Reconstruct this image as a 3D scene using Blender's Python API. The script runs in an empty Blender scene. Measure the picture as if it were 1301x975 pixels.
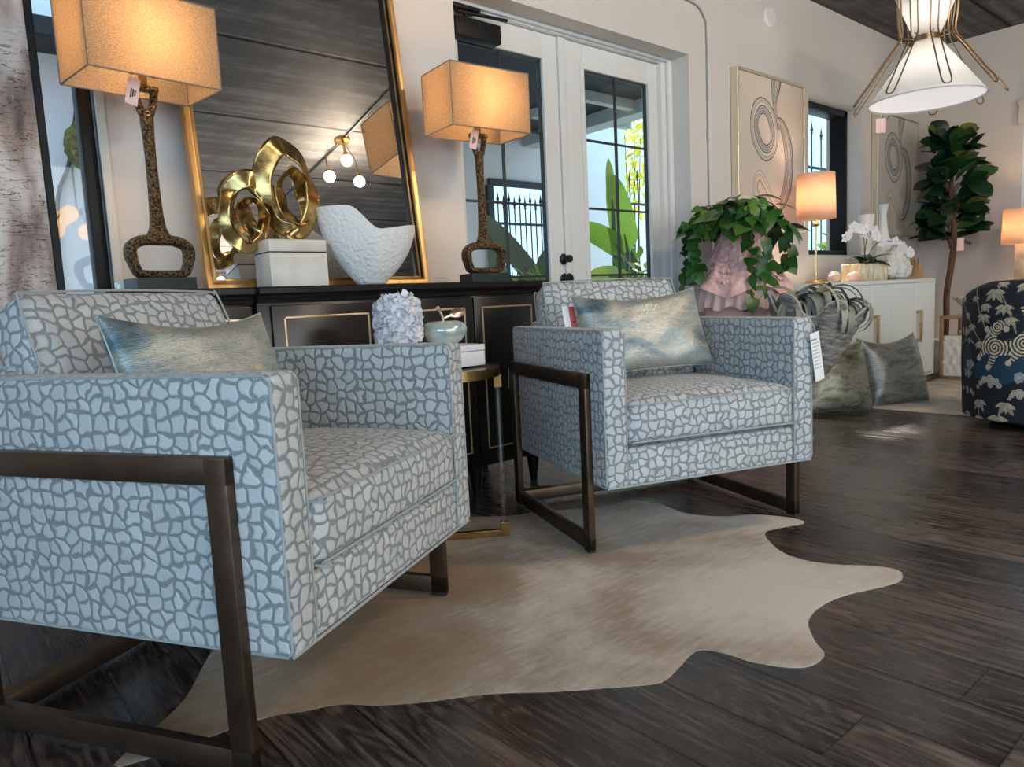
import bpy, bmesh, math, random
import numpy as np
from mathutils import Vector, Matrix, noise as mnoise
random.seed(7)
PI = math.pi
SC = bpy.context.scene
COL = SC.collection

# ------------------------------------------------------------------ camera
cam_d = bpy.data.cameras.new('camera')
cam_d.sensor_fit = 'HORIZONTAL'; cam_d.sensor_width = 36.0; cam_d.lens = 25.27
cam_d.clip_start = 0.02
cam = bpy.data.objects.new('camera', cam_d); COL.objects.link(cam)
_yaw, _pitch, _roll = 0.698908, 0.113241, -0.048186
_F = Vector((math.sin(_yaw)*math.cos(_pitch), math.cos(_yaw)*math.cos(_pitch), -math.sin(_pitch)))
_R0 = Vector((math.cos(_yaw), -math.sin(_yaw), 0)); _U0 = _R0.cross(_F)
_R = _R0*math.cos(_roll) + _U0*math.sin(_roll); _U = -_R0*math.sin(_roll) + _U0*math.cos(_roll)
_M = Matrix((_R, _U, -_F)).transposed().to_4x4(); _M.translation = (0, 0, 0.82)
cam.matrix_world = _M
SC.camera = cam

# ------------------------------------------------------------------ view, world, sun, large lights
SC.view_settings.view_transform = 'Standard'
SC.view_settings.look = 'None'
SC.view_settings.exposure = 0.45
SC.view_settings.gamma = 1.0
SC.view_settings.use_curve_mapping = False
w = bpy.data.worlds.new('sky'); SC.world = w; w.use_nodes = True
w.node_tree.nodes['Background'].inputs[0].default_value = (0.40, 0.74, 1.0, 1)
w.node_tree.nodes['Background'].inputs[1].default_value = 1.7

def lamp(name, kind, loc, energy, color, **kw):
    d = bpy.data.lights.new(name, kind); d.energy = energy; d.color = color
    rot = kw.pop('rot', None); look = kw.pop('look', None); parent = kw.pop('parent', None)
    for k, v in kw.items(): setattr(d, k, v)
    o = bpy.data.objects.new(name, d); COL.objects.link(o); o.location = loc
    if rot: o.rotation_euler = rot
    if look: o.rotation_euler = Vector(look).to_track_quat('-Z', 'Y').to_euler()
    if parent: o.parent = parent
    return o
lamp('sun', 'SUN', (6, 8, 8), 4.5, (1.0, 0.93, 0.82), look=(-1.60, -1.18, -1.65), angle=0.05)
# daylight entering through the shop windows in the left and front walls
lamp('daylight_left', 'AREA', (-2.95, -1.75, 1.45), 66, (0.50, 0.74, 1.0), look=(1, 0.35, -0.1), shape='RECTANGLE', size=3.6, size_y=2.3)
lamp('daylight_front', 'AREA', (1.2, -4.45, 1.5), 72, (1.0, 0.88, 0.72), look=(0.12, 1, -0.06), shape='RECTANGLE', size=5.2, size_y=2.4)

# ------------------------------------------------------------------ materials
def mat(name, color, rough=0.5, metal=0.0, var=0.0, vscale=8.0, bump=0.0, bscale=60.0, color2=None, spec=0.5, coords='Object',
        stretch=(1, 1, 1), sheen=0.0, detail=4.0, emit=None, estr=0.0, trans=0.0, coat=0.0, lo=0.35, hi=0.65):
    m = bpy.data.materials.new(name); m.use_nodes = True
    nt = m.node_tree; p = nt.nodes['Principled BSDF']
    p.inputs['Base Color'].default_value = (*color, 1); p.inputs['Roughness'].default_value = rough
    p.inputs['Metallic'].default_value = metal; p.inputs['Specular IOR Level'].default_value = spec
    p.inputs['Sheen Weight'].default_value = sheen; p.inputs['Coat Weight'].default_value = coat
    p.inputs['Transmission Weight'].default_value = trans
    if emit: p.inputs['Emission Color'].default_value = (*emit, 1); p.inputs['Emission Strength'].default_value = estr
    tc = nt.nodes.new('ShaderNodeTexCoord'); mp = nt.nodes.new('ShaderNodeMapping')
    mp.inputs['Scale'].default_value = stretch
    nt.links.new(tc.outputs[coords], mp.inputs[0])
    if var or color2:
        n = nt.nodes.new('ShaderNodeTexNoise'); n.inputs['Scale'].default_value = vscale; n.inputs['Detail'].default_value = detail
        nt.links.new(mp.outputs[0], n.inputs[0])
        r = nt.nodes.new('ShaderNodeValToRGB'); r.color_ramp.elements[0].position = lo; r.color_ramp.elements[1].position = hi
        c2 = color2 or tuple(max(0, c*(1-var)) for c in color)
        r.color_ramp.elements[0].color = (*c2, 1); r.color_ramp.elements[1].color = (*color, 1)
        nt.links.new(n.outputs[0], r.inputs[0]); nt.links.new(r.outputs[0], p.inputs['Base Color'])
    if bump:
        n = nt.nodes.new('ShaderNodeTexNoise'); n.inputs['Scale'].default_value = bscale; n.inputs['Detail'].default_value = 5
        nt.links.new(mp.outputs[0], n.inputs[0])
        b = nt.nodes.new('ShaderNodeBump'); b.inputs['Strength'].default_value = bump; b.inputs['Distance'].default_value = 0.01
        nt.links.new(n.outputs[0], b.inputs['Height']); nt.links.new(b.outputs[0], p.inputs['Normal'])
    return m
def ramp(nt, src, stops):
    r = nt.nodes.new('ShaderNodeValToRGB'); e = r.color_ramp.elements
    while len(e) < len(stops): e.new(0.5)
    for el, (pos, c) in zip(e, stops): el.position = pos; el.color = (*c, 1) if len(c) == 3 else c
    nt.links.new(src, r.inputs[0]); return r
def node(nt, kind, **kw):
    n = nt.nodes.new(kind)
    for k, v in kw.items(): setattr(n, k, v)
    return n
def setin(n, **kw):
    for k, v in kw.items(): n.inputs[k.replace('_', ' ')].default_value = v
    return n
def math_(nt, op, a, b=None, clamp=False):
    n = node(nt, 'ShaderNodeMath', operation=op, use_clamp=clamp)
    for i, v in enumerate((a, b)):
        if v is None: continue
        if isinstance(v, (int, float)): n.inputs[i].default_value = v
        else: nt.links.new(v, n.inputs[i])
    return n.outputs[0]
def bump_to(nt, p, height, strength, dist):
    b = setin(node(nt, 'ShaderNodeBump'), Strength=strength, Distance=dist)
    nt.links.new(height, b.inputs['Height']); nt.links.new(b.outputs[0], p.inputs['Normal'])
def maprange(nt, v, a, b, c=0.0, d=1.0, smooth=True):
    n = node(nt, 'ShaderNodeMapRange', interpolation_type='SMOOTHSTEP' if smooth else 'LINEAR')
    nt.links.new(v, n.inputs[0])
    for i, x in enumerate((a, b, c, d)): n.inputs[i+1].default_value = x
    return n.outputs[0]
def fresh(name):
    m = bpy.data.materials.new(name); m.use_nodes = True
    return m, m.node_tree, m.node_tree.nodes['Principled BSDF']

def fabric_pebble():
    m, nt, p = fresh('pebble_jacquard')
    uv = node(nt, 'ShaderNodeTexCoord').outputs['UV']
    nz = setin(node(nt, 'ShaderNodeTexNoise'), Scale=38.0, Detail=0.0); nt.links.new(uv, nz.inputs[0])
    ad = node(nt, 'ShaderNodeVectorMath', operation='MULTIPLY_ADD')
    nt.links.new(nz.outputs['Color'], ad.inputs[0]); ad.inputs[1].default_value = (0.022, 0.022, 0); nt.links.new(uv, ad.inputs[2])
    v = setin(node(nt, 'ShaderNodeTexVoronoi', voronoi_dimensions='2D', feature='DISTANCE_TO_EDGE'), Scale=33.5, Randomness=0.55)
    nt.links.new(ad.outputs[0], v.inputs['Vector'])
    vc = setin(node(nt, 'ShaderNodeTexVoronoi', voronoi_dimensions='2D'), Scale=33.5, Randomness=0.55)
    nt.links.new(ad.outputs[0], vc.inputs['Vector'])
    edge = maprange(nt, v.outputs['Distance'], 0.075, 0.150)
    mask = math_(nt, 'MULTIPLY', edge, maprange(nt, vc.outputs['Distance'], 0.74, 0.64))
    wv = setin(node(nt, 'ShaderNodeTexNoise'), Scale=1.0, Detail=2.0)
    mp = node(nt, 'ShaderNodeMapping'); mp.inputs['Scale'].default_value = (120, 900, 1); nt.links.new(uv, mp.inputs[0]); nt.links.new(mp.outputs[0], wv.inputs[0])
    groove = ramp(nt, wv.outputs[0], [(0.3, (0.17, 0.19, 0.20)), (0.7, (0.31, 0.335, 0.345))])
    pebble = ramp(nt, vc.outputs['Color'], [(0.1, (0.49, 0.505, 0.51)), (0.9, (0.59, 0.60, 0.60))])
    mix = node(nt, 'ShaderNodeMix', data_type='RGBA')
    nt.links.new(mask, mix.inputs[0]); nt.links.new(groove.outputs[0], mix.inputs[6]); nt.links.new(pebble.outputs[0], mix.inputs[7])
    nt.links.new(mix.outputs[2], p.inputs['Base Color'])
    p.inputs['Roughness'].default_value = 0.5; p.inputs['Sheen Weight'].default_value = 0.25; p.inputs['Specular IOR Level'].default_value = 0.45
    dome = maprange(nt, v.outputs['Distance'], 0.03, 0.22)
    h = math_(nt, 'ADD', dome, math_(nt, 'MULTIPLY', wv.outputs[0], 0.25))
    bump_to(nt, p, h, 0.55, 0.004)
    return m

def fabric_metallic(name, cols, sparkle, seed):
    m, nt, p = fresh(name)
    tc = node(nt, 'ShaderNodeTexCoord').outputs['UV']
    mp = node(nt, 'ShaderNodeMapping'); mp.inputs['Location'].default_value = (seed, seed*0.7, 0); nt.links.new(tc, mp.inputs[0])
    n = setin(node(nt, 'ShaderNodeTexNoise'), Scale=5.0, Detail=7.0, Roughness=0.62, Distortion=0.4)
    mp2 = node(nt, 'ShaderNodeMapping'); mp2.inputs['Scale'].default_value = (0.8, 2.2, 1); nt.links.new(mp.outputs[0], mp2.inputs[0]); nt.links.new(mp2.outputs[0], n.inputs[0])
    r = ramp(nt, n.outputs[0], [(0.3 + 0.4*i/(len(cols)-1), c) for i, c in enumerate(cols)])
    nt.links.new(r.outputs[0], p.inputs['Base Color'])
    fn = setin(node(nt, 'ShaderNodeTexNoise'), Scale=1.0, Detail=3.0)
    mp3 = node(nt, 'ShaderNodeMapping'); mp3.inputs['Scale'].default_value = (90, 420, 1); nt.links.new(mp.outputs[0], mp3.inputs[0]); nt.links.new(mp3.outputs[0], fn.inputs[0])
    nt.links.new(maprange(nt, fn.outputs[0], 0.35, 0.65, 0.25, 0.62), p.inputs['Roughness'])
    p.inputs['Metallic'].default_value = sparkle
    bump_to(nt, p, fn.outputs[0], 0.5, 0.003)
    return m

def floor_wood():
    m, nt, p = fresh('dark_wood_planks')
    pos = node(nt, 'ShaderNodeTexCoord').outputs['Object']
    sep = node(nt, 'ShaderNodeSeparateXYZ'); nt.links.new(pos, sep.inputs[0])
    W, L = 0.175, 1.22
    u = math_(nt, 'DIVIDE', math_(nt, 'ADD', sep.outputs[0], 10.045), W)
    pi = math_(nt, 'FLOOR', u); fu = math_(nt, 'FRACT', u)
    wn = node(nt, 'ShaderNodeTexWhiteNoise', noise_dimensions='1D'); nt.links.new(pi, wn.inputs['W'])
    vv = math_(nt, 'ADD', math_(nt, 'DIVIDE', math_(nt, 'ADD', sep.outputs[1], 10.0), L), math_(nt, 'MULTIPLY', wn.outputs[0], 7.3))
    fv = math_(nt, 'FRACT', vv); pj = math_(nt, 'FLOOR', vv)
    cmb = node(nt, 'ShaderNodeCombineXYZ'); nt.links.new(pi, cmb.inputs[0]); nt.links.new(pj, cmb.inputs[1])
    wn2 = node(nt, 'ShaderNodeTexWhiteNoise', noise_dimensions='3D'); nt.links.new(cmb.outputs[0], wn2.inputs[0])
    # grain coordinates, shifted per plank
    off = node(nt, 'ShaderNodeVectorMath', operation='MULTIPLY_ADD'); nt.links.new(wn2.outputs['Color'], off.inputs[0]); off.inputs[1].default_value = (9, 9, 9); nt.links.new(pos, off.inputs[2])
    mp = node(nt, 'ShaderNodeMapping'); mp.inputs['Scale'].default_value = (5.2, 0.85, 1); nt.links.new(off.outputs[0], mp.inputs[0])
    n1 = setin(node(nt, 'ShaderNodeTexNoise'), Scale=1.6, Detail=2.0, Distortion=0.7); nt.links.new(mp.outputs[0], n1.inputs[0])
    rings = math_(nt, 'SINE', math_(nt, 'MULTIPLY', n1.outputs[0], 75.0))
    mp2 = node(nt, 'ShaderNodeMapping'); mp2.inputs['Scale'].default_value = (85, 5, 1); nt.links.new(off.outputs[0], mp2.inputs[0])
    n2 = setin(node(nt, 'ShaderNodeTexNoise'), Scale=1.0, Detail=5.0, Roughness=0.65); nt.links.new(mp2.outputs[0], n2.inputs[0])
    g = math_(nt, 'ADD', math_(nt, 'MULTIPLY', rings, 0.085), n2.outputs[0])
    g = math_(nt, 'ADD', g, math_(nt, 'MULTIPLY', math_(nt, 'SUBTRACT', wn2.outputs['Value'], 0.5), 0.22))
    c = ramp(nt, g, [(0.28, (0.014, 0.010, 0.010)), (0.54, (0.062, 0.045, 0.038)), (0.76, (0.175, 0.132, 0.110))])
    eu = math_(nt, 'MULTIPLY', math_(nt, 'MINIMUM', fu, math_(nt, 'SUBTRACT', 1.0, fu)), W)
    ev = math_(nt, 'MULTIPLY', math_(nt, 'MINIMUM', fv, math_(nt, 'SUBTRACT', 1.0, fv)), L)
    seam = maprange(nt, math_(nt, 'MINIMUM', eu, ev), 0.0010, 0.0036)
    mix = node(nt, 'ShaderNodeMix', data_type='RGBA'); nt.links.new(seam, mix.inputs[0]); mix.inputs[6].default_value = (0.008, 0.006, 0.005, 1)
    nt.links.new(c.outputs[0], mix.inputs[7]); nt.links.new(mix.outputs[2], p.inputs['Base Color'])
    nt.links.new(maprange(nt, g, 0.2, 0.9, 0.20, 0.40), p.inputs['Roughness'])
    p.inputs['Specular IOR Level'].default_value = 0.7
    h = math_(nt, 'ADD', math_(nt, 'MULTIPLY', g, 0.35), seam)
    bump_to(nt, p, h, 0.35, 0.0022)
    return m

def ceiling_board():
    m, nt, p = fresh('dark_ceiling_boards')
    pos = node(nt, 'ShaderNodeTexCoord').outputs['Object']
    sep = node(nt, 'ShaderNodeSeparateXYZ'); nt.links.new(pos, sep.inputs[0])
    u = math_(nt, 'DIVIDE', math_(nt, 'ADD', sep.outputs[1], 9.4-1.175), 0.94)
    fu = math_(nt, 'FRACT', u)
    e = math_(nt, 'MULTIPLY', math_(nt, 'MINIMUM', fu, math_(nt, 'SUBTRACT', 1.0, fu)), 0.94)
    seam = maprange(nt, e, 0.008, 0.02)
    mp = node(nt, 'ShaderNodeMapping'); mp.inputs['Scale'].default_value = (0.6, 9, 1); nt.links.new(pos, mp.inputs[0])
    n = setin(node(nt, 'ShaderNodeTexNoise'), Scale=1.6, Detail=8.0, Roughness=0.68); nt.links.new(mp.outputs[0], n.inputs[0])
    n2 = setin(node(nt, 'ShaderNodeTexNoise'), Scale=3.0, Detail=6.0, Roughness=0.7); nt.links.new(pos, n2.inputs[0])
    g = math_(nt, 'ADD', math_(nt, 'MULTIPLY', n.outputs[0], 0.6), math_(nt, 'MULTIPLY', n2.outputs[0], 0.4))
    c = ramp(nt, g, [(0.32, (0.040, 0.040, 0.042)), (0.5, (0.085, 0.085, 0.087)), (0.66, (0.19, 0.19, 0.19))])
    mix = node(nt, 'ShaderNodeMix', data_type='RGBA'); nt.links.new(seam, mix.inputs[0]); mix.inputs[6].default_value = (0.012, 0.011, 0.011, 1)
    nt.links.new(c.outputs[0], mix.inputs[7]); nt.links.new(mix.outputs[2], p.inputs['Base Color'])
    p.inputs['Roughness'].default_value = 0.7; p.inputs['Specular IOR Level'].default_value = 0.15
    bump_to(nt, p, math_(nt, 'ADD', seam, math_(nt, 'MULTIPLY', g, 0.4)), 0.5, 0.01)
    return m

def glass_pane(name='window_glass', tint=(1, 1, 1), refl=1.0):
    m = bpy.data.materials.new(name); m.use_nodes = True; nt = m.node_tree
    nt.nodes.remove(nt.nodes['Principled BSDF'])
    t = node(nt, 'ShaderNodeBsdfTransparent'); t.inputs[0].default_value = (*tint, 1)
    g = node(nt, 'ShaderNodeBsdfGlossy'); g.inputs['Roughness'].default_value = 0.0
    f = setin(node(nt, 'ShaderNodeLayerWeight'), Blend=0.5)
    mx = node(nt, 'ShaderNodeMixShader')
    nt.links.new(math_(nt, 'MULTIPLY', math_(nt, 'ADD', math_(nt, 'MULTIPLY', math_(nt, 'POWER', f.outputs['Facing'], 5.0), 0.9), 0.045), refl, True), mx.inputs[0]); nt.links.new(t.outputs[0], mx.inputs[1]); nt.links.new(g.outputs[0], mx.inputs[2])
    nt.links.new(mx.outputs[0], nt.nodes['Material Output'].inputs[0])
    return m

def translucent(name, color, tr=0.45, weave=0.0, scale=260, color2=None, rough=1.0):
    m = bpy.data.materials.new(name); m.use_nodes = True; nt = m.node_tree
    nt.nodes.remove(nt.nodes['Principled BSDF'])
    d = node(nt, 'ShaderNodeBsdfDiffuse'); t = node(nt, 'ShaderNodeBsdfTranslucent'); mx = node(nt, 'ShaderNodeMixShader')
    mx.inputs[0].default_value = tr
    d.inputs[0].default_value = (*color, 1); t.inputs[0].default_value = (*color, 1)
    if weave:
        tc = node(nt, 'ShaderNodeTexCoord').outputs['Object']
        mp = node(nt, 'ShaderNodeMapping'); mp.inputs['Scale'].default_value = (1, 1, 1.6); nt.links.new(tc, mp.inputs[0])
        n = setin(node(nt, 'ShaderNodeTexNoise'), Scale=scale, Detail=3.0, Roughness=0.7); nt.links.new(mp.outputs[0], n.inputs[0])
        c2 = color2 or tuple(c*(1-weave) for c in color)
        r = ramp(nt, n.outputs[0], [(0.36, c2), (0.62, color)])
        nt.links.new(r.outputs[0], d.inputs[0]); nt.links.new(r.outputs[0], t.inputs[0])
    nt.links.new(d.outputs[0], mx.inputs[1]); nt.links.new(t.outputs[0], mx.inputs[2])
    nt.links.new(mx.outputs[0], nt.nodes['Material Output'].inputs[0])
    return m

def leafmat(name, stops, rough=0.4, tr=0.0, bumpy=0.0):
    m, nt, p = fresh(name)
    g = node(nt, 'ShaderNodeNewGeometry')
    r = ramp(nt, g.outputs['Random Per Island'], stops)
    nt.links.new(r.outputs[0], p.inputs['Base Color']); p.inputs['Roughness'].default_value = rough
    if tr:
        t = node(nt, 'ShaderNodeBsdfTranslucent'); nt.links.new(r.outputs[0], t.inputs[0])
        mx = node(nt, 'ShaderNodeMixShader'); mx.inputs[0].default_value = tr
        nt.links.new(p.outputs[0], mx.inputs[1]); nt.links.new(t.outputs[0], mx.inputs[2]); nt.links.new(mx.outputs[0], nt.nodes['Material Output'].inputs[0])
    return m

def colmat(name, rough=0.7, bump=0.0, bscale=200, metal=0.0):
    m, nt, p = fresh(name)
    a = node(nt, 'ShaderNodeAttribute', attribute_name='Col'); nt.links.new(a.outputs['Color'], p.inputs['Base Color'])
    p.inputs['Roughness'].default_value = rough; p.inputs['Metallic'].default_value = metal
    if bump:
        n = setin(node(nt, 'ShaderNodeTexNoise'), Scale=bscale, Detail=3.0); nt.links.new(node(nt, 'ShaderNodeTexCoord').outputs['Object'], n.inputs[0])
        bump_to(nt, p, n.outputs[0], bump, 0.004)
    return m

def emitter(name, color, strength):
    m = bpy.data.materials.new(name); m.use_nodes = True; nt = m.node_tree
    nt.nodes.remove(nt.nodes['Principled BSDF']); e = node(nt, 'ShaderNodeEmission')
    e.inputs[0].default_value = (*color, 1); e.inputs[1].default_value = strength
    nt.links.new(e.outputs[0], nt.nodes['Material Output'].inputs[0]); return m

M = {}
M['wall'] = mat('painted_wall', (0.74, 0.685, 0.635), 0.75, var=0.04, vscale=2, bump=0.05, bscale=40)
M['wall_far'] = mat('painted_far_wall', (0.70, 0.64, 0.59), 0.75, var=0.04, vscale=2, bump=0.05, bscale=40)
M['reveal'] = mat('painted_reveal', (0.76, 0.75, 0.70), 0.6)
M['door_white'] = mat('white_door_paint', (0.78, 0.78, 0.76), 0.35)
M['black_metal'] = mat('black_metal', (0.012, 0.012, 0.013), 0.45, spec=0.25)
M['black_paint'] = mat('black_lacquer', (0.010, 0.009, 0.009), 0.28, spec=0.5)
M['black_box'] = mat('black_plastic', (0.012, 0.012, 0.013), 0.5, spec=0.2)
M['floor'] = floor_wood(); M['ceiling'] = ceiling_board()
M['glass'] = glass_pane(refl=0.6); M['glass_win'] = glass_pane('window_glass_left', refl=0.8)
M['peb'] = fabric_pebble()
M['welt'] = mat('welt_cord', (0.36, 0.39, 0.40), 0.5, sheen=0.3, bump=0.3, bscale=400)
M['bronze_bar'] = mat('bronze_bar', (0.135, 0.090, 0.062), 0.38, metal=0.85, var=0.25, vscale=14)
M['glide'] = mat('black_glide', (0.01, 0.011, 0.016), 0.5)
M['gold'] = mat('brushed_gold', (0.72, 0.50, 0.24), 0.28, metal=1.0, var=0.2, vscale=30)
M['gold_line'] = mat('gold_inlay', (0.78, 0.55, 0.33), 0.32, metal=0.8)
M['brass'] = mat('antique_brass', (0.50, 0.31, 0.11), 0.24, metal=1.0, var=0.35, vscale=12)
M['sculpt'] = mat('hammered_gold_leaf', (0.66, 0.46, 0.19), 0.26, metal=1.0, color2=(0.24, 0.145, 0.050), vscale=9, bump=0.25, bscale=22)
M['frame_gold'] = mat('warm_gold_frame', (0.66, 0.40, 0.15), 0.34, metal=0.75, color2=(0.40, 0.22, 0.075), vscale=18, stretch=(1, 1, 0.15))
M['frame_lip'] = mat('dark_frame_groove', (0.035, 0.022, 0.014), 0.4, metal=0.3)
m_ = bpy.data.materials.new('silvered_glass'); m_.use_nodes = True; p_ = m_.node_tree.nodes['Principled BSDF']
p_.inputs['Base Color'].default_value = (0.90, 0.91, 0.91, 1); p_.inputs['Metallic'].default_value = 1; p_.inputs['Roughness'].default_value = 0.0; M['mirror'] = m_
M['lamp_body'] = mat('pitted_bronze', (0.26, 0.165, 0.075), 0.36, metal=0.8, color2=(0.022, 0.014, 0.009), vscale=150, bump=1.0, bscale=150, detail=2, lo=0.40, hi=0.60)
M['marble_black'] = mat('black_marble', (0.010, 0.013, 0.014), 0.25, color2=(0.03, 0.04, 0.04), vscale=9, lo=0.6, hi=0.9, spec=0.3)
M['linen'] = translucent('linen_shade', (0.76, 0.52, 0.30), 0.55, 0.50, 300)
M['linen_in'] = translucent('shade_lining', (0.90, 0.82, 0.70), 0.35)
M['linen_trim'] = mat('shade_trim', (0.22, 0.19, 0.16), 0.8)
M['pink_tag'] = mat('pink_tag', (0.85, 0.60, 0.55), 0.7)
M['white_tag'] = mat('white_tag', (0.85, 0.85, 0.86), 0.6)
M['ink'] = mat('ink', (0.03, 0.03, 0.03), 0.7)
M['bulb'] = emitter('lit_bulb', (1.0, 0.72, 0.42), 6)
M['bulb_white'] = emitter('lit_globe', (1.0, 0.80, 0.60), 270)
M['alabaster'] = mat('alabaster', (0.78, 0.74, 0.68), 0.35, color2=(0.60, 0.55, 0.46), vscale=7, detail=6)
M['plaster'] = mat('rough_white_plaster', (0.83, 0.82, 0.80), 0.85, bump=0.9, bscale=70)
M['white_petal'] = mat('white_ceramic_petals', (0.80, 0.79, 0.82), 0.6)
M['white_lacquer'] = mat('white_lacquer', (0.84, 0.82, 0.85), 0.3)
M['apple'] = mat('teal_pearl_glaze', (0.46, 0.58, 0.57), 0.2, color2=(0.66, 0.70, 0.64), vscale=14, metal=0.35, detail=7, coat=0.5)
M['champagne'] = mat('champagne_metal', (0.75, 0.60, 0.45), 0.3, metal=0.9, bump=0.3, bscale=60)
M['acrylic'] = glass_pane('clear_acrylic', (0.93, 0.94, 0.93), 2.2)
M['hide'] = None
M['white_cab'] = mat('white_cabinet', (0.78, 0.80, 0.76), 0.45)
M['taupe'] = mat('cabinet_side', (0.74, 0.74, 0.70), 0.5)
M['paint_frame'] = mat('champagne_picture_frame', (0.74, 0.66, 0.50), 0.3, metal=0.55)
M['canvas'] = colmat('painted_canvas', 0.55, 0.15, 300)
M['chair_print'] = colmat('printed_cotton', 0.8, 0.25, 500)
M['pothos'] = leafmat('pothos_leaves', [(0.0, (0.014, 0.060, 0.008)), (0.6, (0.030, 0.115, 0.014)), (0.92, (0.075, 0.19, 0.028)), (1.0, (0.30, 0.38, 0.06))], 0.35)
M['vine'] = mat('vine_stem', (0.10, 0.06, 0.03), 0.6)
M['ficus'] = leafmat('fiddle_leaves', [(0.0, (0.006, 0.024, 0.010)), (0.6, (0.012, 0.046, 0.016)), (0.88, (0.035, 0.09, 0.022)), (1.0, (0.26, 0.31, 0.04))], 0.35)
M['bark'] = mat('trunk_bark', (0.16, 0.085, 0.045), 0.85, color2=(0.07, 0.035, 0.02), vscale=12, bump=0.8, bscale=40, stretch=(1, 1, 0.3))
M['orchid_leaf'] = leafmat('orchid_leaves', [(0.0, (0.012, 0.045, 0.008)), (1.0, (0.035, 0.10, 0.02))], 0.35)
M['orchid'] = mat('orchid_petals', (0.86, 0.83, 0.82), 0.6)
M['airplant'] = leafmat('air_plant_leaves', [(0.0, (0.20, 0.21, 0.16)), (1.0, (0.42, 0.42, 0.34))], 0.7)
M['banana'] = leafmat('banana_leaves', [(0.0, (0.10, 0.24, 0.03)), (0.6, (0.24, 0.42, 0.06)), (1.0, (0.42, 0.55, 0.10))], 0.45, 0.45)
M['dark_leaf'] = leafmat('grey_green_leaves', [(0.0, (0.05, 0.09, 0.06)), (1.0, (0.14, 0.19, 0.13))], 0.5)
M['shrub'] = leafmat('shrub_leaves', [(0.0, (0.08, 0.20, 0.03)), (0.7, (0.25, 0.40, 0.05)), (1.0, (0.55, 0.60, 0.08))], 0.5, 0.35)
M['yellow'] = leafmat('yellow_leaves', [(0.0, (0.55, 0.50, 0.03)), (1.0, (0.85, 0.78, 0.08))], 0.5, 0.4)
M['pink'] = mat('pink_rosettes', (0.90, 0.62, 0.58), 0.85, color2=(0.80, 0.40, 0.38), vscale=45)
M['tulle'] = translucent('pink_tulle', (0.88, 0.68, 0.64), 0.3)
M['tulle2'] = mat('pale_pink_tulle', (0.80, 0.52, 0.48), 0.9)
M['pot_blue'] = mat('dark_blue_pot', (0.008, 0.02, 0.05), 0.3)
M['clam'] = mat('grey_shell', (0.34, 0.315, 0.29), 0.75, color2=(0.15, 0.135, 0.12), vscale=16, bump=0.8, bscale=35, stretch=(1, 1, 3.0))
M['clam_rim'] = mat('pale_shell_rim', (0.46, 0.44, 0.41), 0.7)
M['peach'] = mat('peach_stone', (0.80, 0.42, 0.26), 0.45, color2=(0.88, 0.62, 0.50), vscale=9)
M['orb'] = mat('blown_glass_orb', (0.75, 0.80, 0.80), 0.1, coat=1.0)
M['capiz'] = mat('gilded_capiz', (0.86, 0.78, 0.62), 0.35, color2=(0.62, 0.47, 0.24), vscale=26, metal=0.3, bump=0.6, bscale=30, stretch=(1, 1, 0.4))
M['coral'] = mat('white_coral', (0.82, 0.80, 0.74), 0.85, bump=0.9, bscale=60)
M['vase_white'] = mat('white_fluted_vase', (0.84, 0.82, 0.76), 0.4)
M['drift'] = mat('driftwood', (0.50, 0.29, 0.14), 0.8, color2=(0.28, 0.14, 0.06), vscale=14, bump=0.7, bscale=30, stretch=(1, 1, 0.25))
M['drum_shade'] = translucent('white_drum_shade', (0.86, 0.68, 0.54), 0.4)
M['pend_shade'] = translucent('white_pendant_shade', (0.88, 0.87, 0.84), 0.35)
M['pend_disc'] = mat('lit_diffuser', (0.85, 0.85, 0.86), 0.5, emit=(1.0, 0.97, 0.98), estr=0.42)
M['wire'] = mat('aged_brass_wire', (0.36, 0.25, 0.15), 0.35, metal=0.9)
M['cable'] = mat('white_cable', (0.55, 0.55, 0.53), 0.5)
M['conduit'] = mat('painted_conduit', (0.70, 0.67, 0.62), 0.6)
M['det_white'] = mat('white_plastic', (0.80, 0.79, 0.76), 0.5)
M['rug_cream'] = mat('cream_rug', (0.70, 0.65, 0.56), 0.95, color2=(0.52, 0.47, 0.40), vscale=7, detail=7, bump=0.4, bscale=150)
M['stand_wood'] = mat('gilt_wood', (0.42, 0.28, 0.14), 0.45, metal=0.3, var=0.3, vscale=20)
M['white_tex'] = mat('white_relief', (0.80, 0.77, 0.72), 0.7)
M['marble_warm'] = mat('warm_marble', (0.80, 0.66, 0.50), 0.3, color2=(0.62, 0.45, 0.30), vscale=12)
M['stucco'] = mat('white_stucco', (0.80, 0.74, 0.74), 0.9, bump=0.6, bscale=14)
M['stucco_teal'] = mat('pale_teal_stucco', (0.70, 0.80, 0.78), 0.9, bump=0.4, bscale=14)
M['paving'] = mat('pale_paving', (0.55, 0.52, 0.48), 0.9, var=0.2, vscale=3)
M['roof_dark'] = mat('dark_patio_roof', (0.012, 0.014, 0.018), 0.7, var=0.4, vscale=5)
M['beam'] = mat('painted_beam', (0.42, 0.46, 0.44), 0.7)
M['iron'] = mat('wrought_iron', (0.02, 0.022, 0.025), 0.5, metal=0.5)
M['moss'] = mat('moss_ball', (0.16, 0.16, 0.035), 0.95, color2=(0.05, 0.06, 0.01), vscale=30, bump=1.0, bscale=60)

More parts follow.
